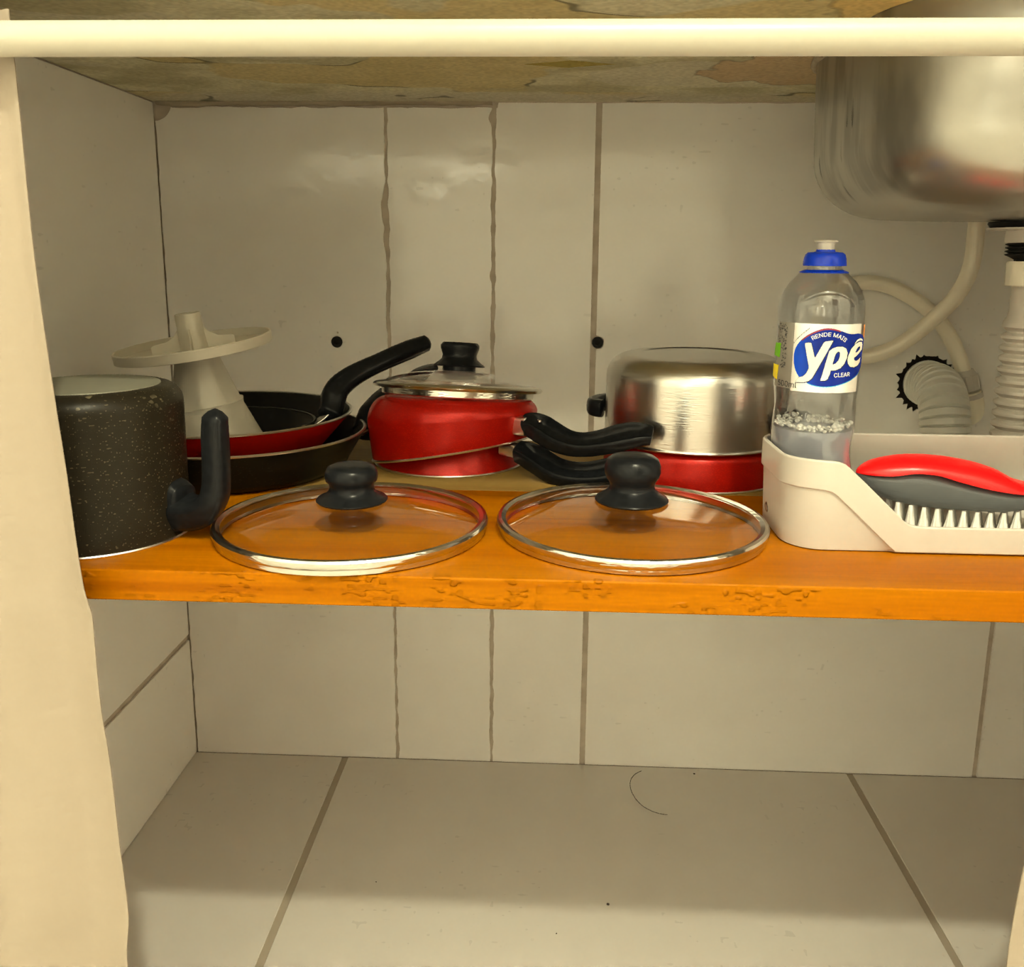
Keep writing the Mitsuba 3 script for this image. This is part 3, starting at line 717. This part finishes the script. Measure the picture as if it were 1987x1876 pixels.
wid = PchipInterpolator([0.7125, 0.7150, 0.722, 0.735, 0.760, 0.800, 0.835, 0.852, 0.860, 0.862], [0.0005, 0.0060, 0.0120, 0.0165, 0.0205, 0.0215, 0.0190, 0.0130, 0.006, 0.0005])
Xs = np.concatenate([[0.7125, 0.7130, 0.714], np.linspace(0.7155, 0.860, 60), [0.861, 0.8617, 0.862]])


def brush_body(lo, hi, power, grow=0.0):
    n = 28
    th = np.linspace(0, 2 * np.pi, n, endpoint=False)
    c, s = np.cos(th), np.sin(th)
    out = []
    for x in Xs:
        w, a, b = float(wid(x)) + grow, float(lo(x)), float(hi(x))
        if power == 'cap':       # flat underneath, domed above
            yy, zz = w * c, np.where(s > 0, a + (b - a) * np.abs(s) ** 0.9, a - 0.0004 * np.abs(s))
        else:
            yy = w * np.sign(c) * np.abs(c) ** 0.75 * (0.90 + 0.10 * s)
            zz = (a + b) / 2 + (b - a) / 2 * np.sign(s) * np.abs(s) ** 0.6
        out.append(np.column_stack([np.full(n, x), BY + yy, zz]))
    ends = [np.repeat(out[0].mean(0)[None], n, 0)], [np.repeat(out[-1].mean(0)[None], n, 0)]
    out = ends[0] + out + ends[1]
    m = tm(np.concatenate(out), grid_faces(len(out), n)[:, ::-1])
    m.merge_vertices(digits_vertex=8)
    return drop_flat(m)


obj('grip', brush_body(bot, lambda x: mid(x) + 0.0004, 'box'), 'brush_grey', br, 45, label='dark grey rubbery brush body')
obj('cap', brush_body(mid, topc, 'cap', 0.0006), 'brush_red', br, 45, label='bright red top shell')
tuft_mesh = {}
for r_i, dy in enumerate((-0.0135, -0.0045, 0.0045, 0.0135)):
    for i in range(12):
        x = 0.7395 + 0.0096 * i + (0.0048 if r_i % 2 else 0.0)
        if abs(dy) > float(wid(x)) - 0.004:
            continue
        zt = float(bot(x)) + 0.0012
        z0 = ZS + 0.0026
        n = 14
        rs = rng.uniform(0.85, 1.15, n)
        th = np.linspace(0, 2 * np.pi, n, endpoint=False)
        v = []
        for t, rr in ((0.0, 0.0013), (0.5, 0.0023), (1.0, 0.0036)):
            ridge = (1 + 0.18 * np.cos(th * 7) * t) * (1 + (rs - 1) * t)
            v.append(np.column_stack([x + rr * ridge * np.cos(th), BY + dy + rr * ridge * np.sin(th), np.full(n, zt + (z0 - zt) * t) + (rng.uniform(0, 0.0012, n) if t == 1 else 0)]))
        v.append([[x, BY + dy, z0 + 0.0006]]); v.append([[x, BY + dy, zt]])
        v = np.concatenate(v)
        f = []
        for a, b, c, d in grid_faces(3, n):
            f += [(a, c, b), (a, d, c)]
        f += [(2 * n + (j + 1) % n, 2 * n + j, 3 * n) for j in range(n)][::-1] + [(j, (j + 1) % n, 3 * n + 1) for j in range(n)]
        obj('bristle_tuft', tm(v, f), 'bristle_white', br, False)

# detergent bottle
bt = thing('detergent_bottle', 'clear dish detergent bottle with blue cap and silver and blue label', 'bottle')
BX, BYY, BZ = 0.6812, -0.4400, ZS + 0.0027
BR = 0.0306


def bottle_r(r, z, th):
    a = float(np.interp(z, [0.0, 0.012, 0.03, 0.085, 0.100, 0.106], [0.0, 0.4, 1.0, 1.0, 0.25, 0.0]))
    w = np.abs(((th * 7 / (2 * np.pi) + z * 22) % 1.0) * 2 - 1)       # slanted facets
    w2 = np.abs(((th * 7 / (2 * np.pi) - z * 16 + 0.3) % 1.0) * 2 - 1)
    return r * (1 - a * (0.030 * w + 0.022 * w2 - 0.02))


zz = lambda h: h - BZ
bprof = [(0, 0.0035), (0.012, 0.0028), (0.022, 0.0004), (0.0262, 0.0010), (0.0290, 0.0050)]
bprof += [(0.0296 + 0.0006 * math.sin(h * 190), h) for h in np.linspace(0.009, 0.098, 34)]
bprof += [(0.0300, 0.1015), (0.0303, 0.1050), (BR - 0.0002, 0.1075), (BR - 0.0004, 0.120), (BR - 0.0004, 0.140), (BR - 0.0002, 0.1560), (0.0306, 0.1590), (0.0305, 0.1620)]
bprof += [(0.0303, 0.1660), (0.0292, 0.1705), (0.0270, 0.1755), (0.0238, 0.1805), (0.0200, 0.1845), (0.0168, 0.1875), (0.0150, 0.1885), (0.0132, 0.1890), (0.0124, 0.1905), (0.0122, 0.1940), (0.0122, 0.1975)]
at_b = T().translate([BX, BYY, BZ])
bshell = bprof + [(max(r - 0.0007, 0), z + (0.0007 if z < 0.006 else 0)) for r, z in bprof[::-1]]
obj('shell', lathe(bshell, 140, rfun=bottle_r), 'bottle_plastic', bt, True, at=at_b, label='clear plastic bottle body')
lq = [(r - 0.0012 if r > 0.002 else 0, z + (0.0010 if z < 0.006 else 0)) for r, z in bprof if z < 0.0735]
zl = 0.0740
lq += [(0.0284, zl), (0, zl)]
obj('liquid', lathe(lq, 100, rfun=lambda r, z, th: bottle_r(r, z, th) * 0.985), 'detergent', bt, 40, at=at_b, label='clear liquid filling the lowest third')
fb = []
for k in range(230):
    a, r = rng.uniform(0, 2 * np.pi), 0.0272 * math.sqrt(rng.uniform(0.35, 1))
    s = rng.uniform(0.0006, 0.0018)
    m = trimesh.creation.icosphere(1, s)
    fb.append(moved(m, (r * math.cos(a), r * math.sin(a), zl + s * 0.8 + rng.uniform(0, 0.0045) * (r / 0.0272) ** 3)))
obj('foam', cat(*fb), 'foam_white', bt, True, at=at_b, label='small foam bubbles on the liquid', kind='stuff')
obj('neck_ring', lathe([(0.0134, 0.1882), (0.0168, 0.1874), (0.0172, 0.1882), (0.0134, 0.1897)], 80, closed=True), 'blue_plastic', bt, 35, at=at_b)
obj('cap', lathe([(0.0120, 0.1925), (0.0149, 0.1925), (0.0151, 0.1935), (0.0147, 0.1975), (0.0138, 0.2005), (0.0120, 0.2020), (0.0068, 0.2026), (0.0066, 0.2040), (0.0, 0.2040), (0.0, 0.1990), (0.0118, 0.1985)], 96, closed=True), 'blue_plastic', bt, 35, at=at_b, label='blue screw cap')
obj('push_pull_top', lathe([(0.0, 0.2040), (0.0061, 0.2040), (0.0060, 0.2080), (0.0062, 0.2088), (0.0079, 0.2091), (0.0083, 0.2098), (0.0079, 0.2105), (0.0050, 0.2110), (0.0, 0.2110)], 64), 'white_plastic', bt, 35, at=at_b, label='white push-pull spout')


# label print, wrapped onto the bottle: flat coordinates in mm, x right, y up, centred on the bottle axis at the label's middle height
LZ = 0.1290          # height of the label's middle above the bottle's foot
YAW = -90.0 + 15.5   # direction the flat x = 0 faces (towards the camera)
YAW = math.degrees(math.atan2(EYE[1] - BYY, EYE[0] - BX))


def wrap(flat, lift, size=0.0022):
    """Bends a flat mesh (x, y in metres, z thickness) around the bottle."""
    m = flat.copy()
    m = m.subdivide_to_size(size, max_iter=12)
    a = math.radians(YAW) + m.vertices[:, 0] / BR
    r = BR + lift + m.vertices[:, 2]
    m.vertices = np.column_stack([r * np.cos(a), r * np.sin(a), LZ + m.vertices[:, 1]])
    return m


def pr(X, Y):
    """The label's own drawing grid (about 27 units per mm at the middle) -> flat metres."""
    s = np.clip((np.asarray(X, float) - 955) / 822.0, -0.985, 0.985)
    return np.column_stack([BR * np.arcsin(s), (870 - np.asarray(Y, float)) * 0.0306 / 815])


def poly(pts, sm=0.0):
    p = np.array(pts, float)
    if sm:
        from scipy.interpolate import splprep, splev
        tck, _ = splprep(np.vstack([p, p[:1]]).T, s=0, per=True)
        p = np.array(splev(np.linspace(0, 1, 120), tck)).T
    return Polygon(pr(p[:, 0], p[:, 1])).buffer(0)


TH = 0.00008
wide = Polygon([(-0.0475, -0.0240), (0.0475, -0.0240), (0.0475, 0.0240), (-0.0475, 0.0240)])
silver = Polygon(np.vstack([pr(np.linspace(505, 1700, 20), np.linspace(1535, 1535, 20)), pr(np.linspace(1700, 505, 20), np.linspace(238, 238, 20))]))
smoke = Polygon(np.vstack([pr([185, 300, 420, 508], [1500] * 4), pr([508, 400, 300, 215], [245] * 4)]))
obj('label_panel', wrap(extrude(silver, TH), 0.0002), 'label_silver', bt, 60, at=at_b, label='silver front label')
obj('label_side', wrap(extrude(smoke, TH), 0.0002), 'label_smoke', bt, 60, at=at_b, label='dull grey side of the label')
emb = poly([(530, 880), (548, 730), (625, 580), (745, 460), (890, 375), (1040, 322), (1190, 322), (1320, 358), (1440, 403), (1560, 428), (1670, 425), (1735, 470), (1760, 640), (1752, 900), (1715, 1160), (1620, 1262), (1450, 1348), (1290, 1395), (1120, 1412), (960, 1400), (830, 1365), (660, 1262), (585, 1150), (545, 1020)], 1)
obj('label_emblem', wrap(extrude(emb, TH), 0.0004), 'label_blue', bt, 60, at=at_b, label='blue oval emblem')
cy_ = affinity.translate(emb, 0, -0.0006).difference(emb).intersection(Polygon(pr([800, 1760, 1760, 800], [1180, 1180, 1460, 1460])))
obj('label_emblem_edge', wrap(extrude(cy_, TH), 0.0004), 'label_cyan', bt, 60, at=at_b)
mr = emb.difference(affinity.translate(emb, 0.0003, -0.0011)).intersection(Polygon(pr([640, 1330, 1330, 640], [300, 300, 560, 560])))
obj('label_emblem_edge', wrap(extrude(mr, TH), 0.00052), 'label_maroon', bt, 60, at=at_b)
# the letters
ly = Polygon(pr(*np.array([(718, 620), (735, 600), (815, 592), (832, 606), (905, 860), (918, 865), (1045, 585), (1070, 562), (1195, 538), (1210, 548), (1190, 590), (925, 1180), (880, 1270), (820, 1325), (740, 1352), (605, 1362), (602, 1348), (650, 1262), (720, 1240), (775, 1180), (815, 1085), (812, 1030), (722, 650)]).T)).buffer(0)
lp_out = poly([(1150, 745), (1200, 690), (1290, 655), (1380, 655), (1445, 690), (1475, 770), (1470, 870), (1430, 985), (1370, 1060), (1290, 1098), (1205, 1105), (1195, 1165), (1160, 1270), (1120, 1295), (1040, 1305), (1034, 1292), (1055, 1210), (1130, 840)])
lp_in = poly([(1280, 770), (1310, 745), (1338, 760), (1345, 830), (1325, 910), (1280, 970), (1232, 990), (1230, 965), (1262, 810)])
le_out = poly([(1490, 830), (1535, 700), (1600, 615), (1670, 578), (1718, 590), (1733, 650), (1728, 730), (1640, 840), (1598, 870), (1600, 905), (1625, 935), (1665, 930), (1712, 880), (1712, 960), (1670, 1030), (1605, 1055), (1540, 1040), (1498, 985), (1480, 910)])
le_in = poly([(1612, 770), (1640, 700), (1672, 665), (1692, 672), (1694, 705), (1670, 745), (1632, 778)])
lc = poly([(1583, 610), (1630, 535), (1685, 512), (1722, 530), (1735, 575), (1715, 560), (1680, 552), (1640, 568), (1600, 605)])
word = unary_union([ly, lp_out.difference(lp_in), le_out.difference(le_in), lc])
shadow = unary_union([affinity.translate(word, 0.00045, -0.0005), word.buffer(0.00022)])
obj('logo_shadow', wrap(extrude(shapely.simplify(shadow, 2e-5), TH), 0.0006), 'label_navy', bt, 60, at=at_b)
obj('logo_letters', wrap(extrude(shapely.simplify(word, 2e-5), TH), 0.0008), 'label_white', bt, 60, at=at_b, label='white logo lettering reading Ypê')


def text(s, h, x, y, rot=0.0, arc=None, bold=True):
    m = meshkit.text_mesh(s, h, TH, bold)
    m.apply_translation((-m.bounds[:, 0].mean(), 0, 0))
    if arc:
        m = m.subdivide_to_size(0.0006)
        a = m.vertices[:, 0] / arc
        rr = arc + m.vertices[:, 1]
        m.vertices = np.column_stack([rr * np.sin(a), rr * np.cos(a) - arc, m.vertices[:, 2]])
    m = moved(m, (0, 0, 0), (0, 0, 1), rot)
    p = pr([x], [y])[0]
    m.apply_translation((p[0], p[1], 0))
    return m


obj('label_lettering', wrap(text('RENDE MAIS', 0.0028, 1150, 466, -3.0, arc=0.019), 0.0008, 0.0012), 'label_white', bt, False, at=at_b)
obj('label_lettering', wrap(text('CLEAR', 0.0029, 1415, 1225, 3.0), 0.0008, 0.0012), 'label_white', bt, False, at=at_b)
obj('label_lettering', wrap(text('500ml', 0.0042, 420, 1475, 0.0, bold=False), 0.0005, 0.0012), 'label_ink', bt, False, at=at_b)
green = Polygon(pr([172, 268, 262, 158], [672, 660, 925, 905])).buffer(0.0003)
yellow = Polygon(pr([150, 255, 240, 150], [1080, 1085, 1375, 1330]))
obj('label_mark', wrap(extrude(green, TH), 0.0005, 0.0012), 'label_green', bt, 60, at=at_b)
obj('label_mark', wrap(extrude(yellow, TH), 0.0005, 0.0012), 'label_yellow', bt, 60, at=at_b)
orange = Polygon(pr([1738, 1764, 1764, 1745], [265, 265, 530, 500]))
obj('label_mark', wrap(extrude(orange, TH), 0.0005, 0.0012), 'label_orange', bt, 60, at=at_b)
# unreadable small print: rows of tiny strokes
fp = []
for (xa, xb, ya, yb, n) in [(200, 380, 265, 620, 60), (285, 375, 620, 1120, 46), (500, 770, 330, 560, 0)]:
    for k in range(n):
        X, Y = rng.uniform(xa, xb), rng.uniform(ya, yb)
        w, h = rng.uniform(6, 26), rng.uniform(8, 34)
        fp.append(Polygon(pr([X, X + w, X + w, X], [Y, Y, Y + h * 0.4, Y + h * 0.4])))
        fp.append(Polygon(pr([X, X + 7, X + 7, X], [Y, Y, Y + h, Y + h])))
for k in range(15):
    t = k / 14
    X, Y = 515 + 255 * t, 600 - 280 * t ** 0.8
    fp.append(Polygon(pr([X, X + 9, X + 9, X], [Y, Y, Y + 22, Y + 26])))
obj('fine_print', wrap(extrude(unary_union(fp), TH), 0.0005, 0.002), 'label_ink', bt, 60, at=at_b, kind='stuff')

# ------------------------------------------------------------------ sink, drain, hoses
sk = thing('sink_basin', 'stainless steel sink bowl hanging under the countertop at right', 'sink')
SX0, SX1, SY0, SY1 = 0.7200, 1.1400, -0.4750, -0.1500
rg = []
zb, zt = 0.7195, ZC + 0.004
prof = [(0.0, zt), (0.0005, 0.84), (0.002, 0.80)]
fr = 0.056
prof += [(0.003 + fr - fr * math.cos(a), zb + fr - fr * math.sin(a)) for a in np.linspace(0, math.pi / 2, 12)]
prof += [(0.075, zb - 0.0008), (0.11, zb - 0.0015), (0.150, zb - 0.002)]


def rr2(d):
    return rrect(SX0 + d, SX1 - d, SY0 + d, SY1 - d, max(0.105 - d * 0.62, 0.006), n=24, m=14)


for d, z in prof:
    Q = rr2(d)
    rg.append(np.column_stack([Q, np.full(len(Q), z)]))
for d, z in prof[::-1]:
    Q = rr2(d + 0.0012)
    rg.append(np.column_stack([Q, np.full(len(Q), z + 0.0012)]))
n_ = len(rg[0])
m = tm(np.concatenate(rg + [rg[0]]), grid_faces(len(rg) + 1, n_)[:, ::-1])
m.merge_vertices(digits_vertex=8)
obj('bowl', drop_flat(m), 'sink_steel', sk, 40)
sx = [(SX0 + 0.045 + 0.055 * t, SY1 - 0.03 + 0.028 * math.sin(t * 3), 0) for t in np.linspace(0, 1, 10)]
obj('sealant', tube([(0.7205, -0.36, ZC - 0.0012), (0.719, -0.30, ZC - 0.001), (0.7195, -0.255, ZC - 0.0015), (0.728, -0.205, ZC - 0.0012), (0.745, -0.176, ZC - 0.001), (0.775, -0.155, ZC - 0.001)], [0.0035, 0.0025, 0.0042, 0.003, 0.0038, 0.003], n=10, seg=40), 'mortar', sk, 40)
DX, DY = 0.9045, -0.300
obj('gasket', moved(lathe([(0, 0.7165), (0.0395, 0.7165), (0.0405, 0.7148), (0.0385, 0.7118), (0.030, 0.7112), (0, 0.7112)][::-1], 80, rfun=lambda r, z, th: r * (1 + 0.02 * np.sin(th * 5))), (DX, DY, 0)), 'black_rubber', sk, 40, label='black rubber drain gasket')
dp = thing('drain_pipe', 'white corrugated drain pipe below the sink at the right edge', 'pipe')
obj('flange', moved(lathe([(0, 0.7112), (0.0415, 0.7112), (0.0418, 0.7096), (0.026, 0.7090), (0, 0.7090)][::-1], 80), (DX, DY, 0)), 'white_plastic', dp, 35)
obj('nut', moved(lathe([(0.0, 0.6985), (0.0262, 0.6985), (0.0266, 0.6995), (0.0264, 0.7090), (0, 0.7090)], 80), (DX, DY, 0)), 'white_plastic', dp, 35)
thr = [(0.0, 0.6845)]
for k in range(4):
    thr += [(0.0225, 0.6870 + k * 0.0030), (0.0255, 0.6882 + k * 0.0030), (0.0255, 0.6888 + k * 0.0030), (0.0225, 0.6898 + k * 0.0030)]
thr += [(0.0, 0.6992)]
obj('thread', moved(lathe([(0, 0.680), (0.0175, 0.680), (0.0178, 0.6845)] + thr[1:], 80), (DX, DY, 0)), 'black_rubber', dp, 35, label='black threaded outlet')
obj('collar', moved(lathe([(0, 0.6615), (0.0212, 0.6615), (0.0225, 0.6625), (0.0230, 0.6810), (0.0222, 0.6830), (0, 0.6830)], 80, rfun=lambda r, z, th: r * (1 + (0.008 * np.cos(th * 40) if r > 0.02 else 0))), (DX, DY, 0)), 'cream_plastic', dp, 35, label='ribbed cream collar nut')
cor = [(0, 0.6000), (0.0172, 0.6000)]
cor = [(0.0168, 0.6620), (0.0170, 0.6400), (0.0176, 0.6360), (0.0205, 0.6305)]
z = 0.6290
while z > 0.512:
    cor += [(0.0207, z), (0.0212, z - 0.0012), (0.0210, z - 0.0030), (0.0172, z - 0.0062), (0.0170, z - 0.0078)]
    z -= 0.0098
cor += [(0.0205, z), (0.0210, z - 0.0015), (0.0206, z - 0.0035), (0, z - 0.0035)]
obj('corrugated_tube', moved(lathe(cor[::-1], 72), (DX, DY, 0)), 'white_plastic', dp, 35)
obj('trap_body', moved(lathe([(0, 0.4852), (0.030, 0.4852), (0.034, 0.4885), (0.0345, 0.503), (0.030, 0.5085), (0.0200, 0.5095), (0, 0.5095)], 80), (DX, DY, 0)), 'cream_plastic', dp, 35)


def ribbed(path, r, pitch, depth, seg, n=36, smooth_end=0.0):
    def rip(s):
        if s < smooth_end:
            return r * 0.97
        u = abs(((s - smooth_end) / pitch) % 1.0 - 0.5) * 2
        return r - depth * (1 - u / 0.34) if u < 0.34 else r - 0.06 * depth * (u - 0.34)
    return tube(path, r, n=n, seg=seg, rip=rip)


gh = thing('grey_drain_hose', 'grey ribbed drain hose bending out of the hole in the tiles', 'hose')
obj('ribbed_tube', ribbed([(0.9475, 0.030, 0.5335), (0.9475, 0.012, 0.5335), (0.9462, -0.012, 0.5342), (0.9430, -0.036, 0.5358), (0.9395, -0.060, 0.5310), (0.9372, -0.078, 0.5160), (0.9372, -0.087, 0.492), (0.938, -0.090, 0.462), (0.939, -0.090, 0.430), (0.940, -0.088, 0.390)], 0.0272, 0.0083, 0.0042, 560, smooth_end=0.050), 'grey_hose_plastic', gh, 25)
obj('end_ring', moved(lathe([(0.0255, -0.002), (0.0282, -0.002), (0.0284, 0.002), (0.0255, 0.002)], 64, closed=True), (0.9468, -0.003, 0.5340), (1, 0, 0), 90), 'grey_hose_plastic', gh, 40)

fh = thing('water_hose', 'cream flexible water hose looping behind the bottle to the wall valve', 'hose')
obj('hose', tube([(0.9600, -0.100, 0.84), (0.9500, -0.100, 0.78), (0.9416, -0.100, 0.7185), (0.9429, -0.098, 0.6967), (0.9411, -0.095, 0.669), (0.9343, -0.085, 0.6433), (0.9178, -0.070, 0.6163), (0.8936, -0.055, 0.5886), (0.867, -0.046, 0.5732), (0.8389, -0.042, 0.5705), (0.8089, -0.036, 0.5861), (0.8016, -0.028, 0.6212), (0.8253, -0.020, 0.6475), (0.8668, -0.017, 0.6555), (0.9101, -0.017, 0.6403), (0.9425, -0.018, 0.6164), (0.9633, -0.020, 0.5891), (0.975, -0.022, 0.5646), (0.9806, -0.024, 0.548)], 0.0088, n=24, seg=160), 'hose_plastic', fh, 60)
obj('coupling', cat(tube([(0.9798, -0.024, 0.5535), (0.9812, -0.024, 0.5475)], [0.0105, 0.0135], seg=6, resample=False), tube([(0.9812, -0.024, 0.5475), (0.9815, -0.024, 0.5465), (0.9870, -0.024, 0.5300), (0.9873, -0.024, 0.5290)], [0.0136, 0.0144, 0.0144, 0.0136], n=12, seg=4, resample=False)), 'white_plastic', fh, 30, label='white ribbed coupling nut')
wv = thing('wall_valve', 'cream water inlet elbow on the wall below the hose coupling', 'pipe fitting')
obj('elbow', tube([(0.9875, -0.024, 0.5282), (0.9905, -0.024, 0.518), (0.9935, -0.023, 0.508), (0.9950, -0.018, 0.501), (0.9955, -0.008, 0.4985), (0.9955, 0.001, 0.498)], [0.0140, 0.0148, 0.0150, 0.0150, 0.0150, 0.0150], seg=24), 'cream_plastic', wv, 50)
obj('band', tube([(0.9885, -0.024, 0.5248), (0.9900, -0.024, 0.5195)], 0.0155, n=24, seg=3, resample=False), 'white_plastic', wv, 35)

# ------------------------------------------------------------------ small things on wall and floor
for (px, pz), lb in zip(plug_spots, ('black wall plug in the tile above the frying pan handle', 'black wall plug at the tile joint left of the aluminium pot')):
    k = thing('wall_plug', lb, 'wall plug')
    obj('sleeve', moved(lathe([(0.0030, -0.0014), (0.0066, -0.0014), (0.0070, -0.0008), (0.0070, 0.0016), (0.0030, 0.0016)], 40, closed=True), (px, 0.0002, pz), (1, 0, 0), 90), 'black_rubber', k, 35)
    obj('core', moved(lathe([(0, -0.001), (0.0030, -0.001), (0.0030, 0.0003), (0, 0.0003)], 24), (px, 0.0008, pz), (1, 0, 0), 90), 'hole_shade', k, 35)
obj('hair_strand', tube([(0.6165, -0.0121, 0.0006), (0.601, -0.031, 0.0006), (0.5999, -0.0655, 0.0006), (0.6119, -0.092, 0.0006), (0.6393, -0.1062, 0.0006)], 0.00030, n=6, seg=40), 'dust', None, 60, label='thin curved hair lying on the floor tile', category='hair')
for (x, y, r), lb in zip([(0.5557, -0.2656, 0.0016), (0.6868, -0.0150, 0.0014), (0.30, -0.245, 0.0007), (0.5, -0.31, 0.0007)],
                         ('dark crumb on the floor tile nearest the shadow edge', 'dark crumb on the floor next to the back wall', 'tiny brown speck on the left part of the floor tile', 'tiny brown speck at the front of the floor tile')):
    m = trimesh.creation.icosphere(1, r)
    m.vertices *= [1, 1, 0.5]
    obj('crumb', moved(m, (x, y, r * 0.45)), 'dust', None, True, label=lb, category='crumb')

# ------------------------------------------------------------------ ceiling lamp of the kitchen, and two glowing tubes added for highlights
cl = thing('ceiling_lamp', 'round glowing bulb lamp on the kitchen ceiling', 'lamp')
scene[cl + '__bulb'] = {'type': 'sphere', 'center': list(LAMP), 'radius': 0.045, 'emitter': {'type': 'area', 'radiance': rgb(*[LAMP_POWER * c for c in WARM])}}
obj('socket', moved(lathe([(0, 0.048), (0.030, 0.048), (0.045, 0.16), (0, 0.16)], 40), LAMP), 'room_paint', cl)

wl = thing('added_tube_light', 'short glowing tube added on the wall opposite the sink for tile highlights', 'lamp')  # added emitter, makes the bright highlights on the back wall tiles
scene[wl + '__tube'] = {'type': 'cylinder', 'p0': [-0.06, -2.655, 1.085], 'p1': [0.25, -2.655, 1.085], 'radius': 0.022, 'emitter': {'type': 'area', 'radiance': rgb(*[ADDED_TUBE_POWER * c for c in WARM])}}
obj('holder', rbox((-0.08, -2.699, 1.05), (0.27, -2.679, 1.12), 0.003), 'room_paint', wl, False)

fl = thing('added_upright_light', 'upright glowing tube on a stand added near the opposite wall for reflections', 'lamp')  # added glow, stands in for an unknown bright thing mirrored in tiles and pot
scene[fl + '__tube'] = {'type': 'cylinder', 'p0': [-0.28, -2.45, 0.50], 'p1': [-0.28, -2.45, 1.02], 'radius': 0.05, 'emitter': {'type': 'area', 'radiance': rgb(*[3.2 * c for c in WARM])}}
obj('pole', moved(lathe([(0, 0.0), (0.12, 0.0), (0.12, 0.012), (0.02, 0.02), (0.012, 0.05), (0.012, 0.44), (0.05, 0.46), (0.05, 0.4995), (0, 0.4995)], 40), (-0.28, -2.45, 0)), 'black_plastic', fl)
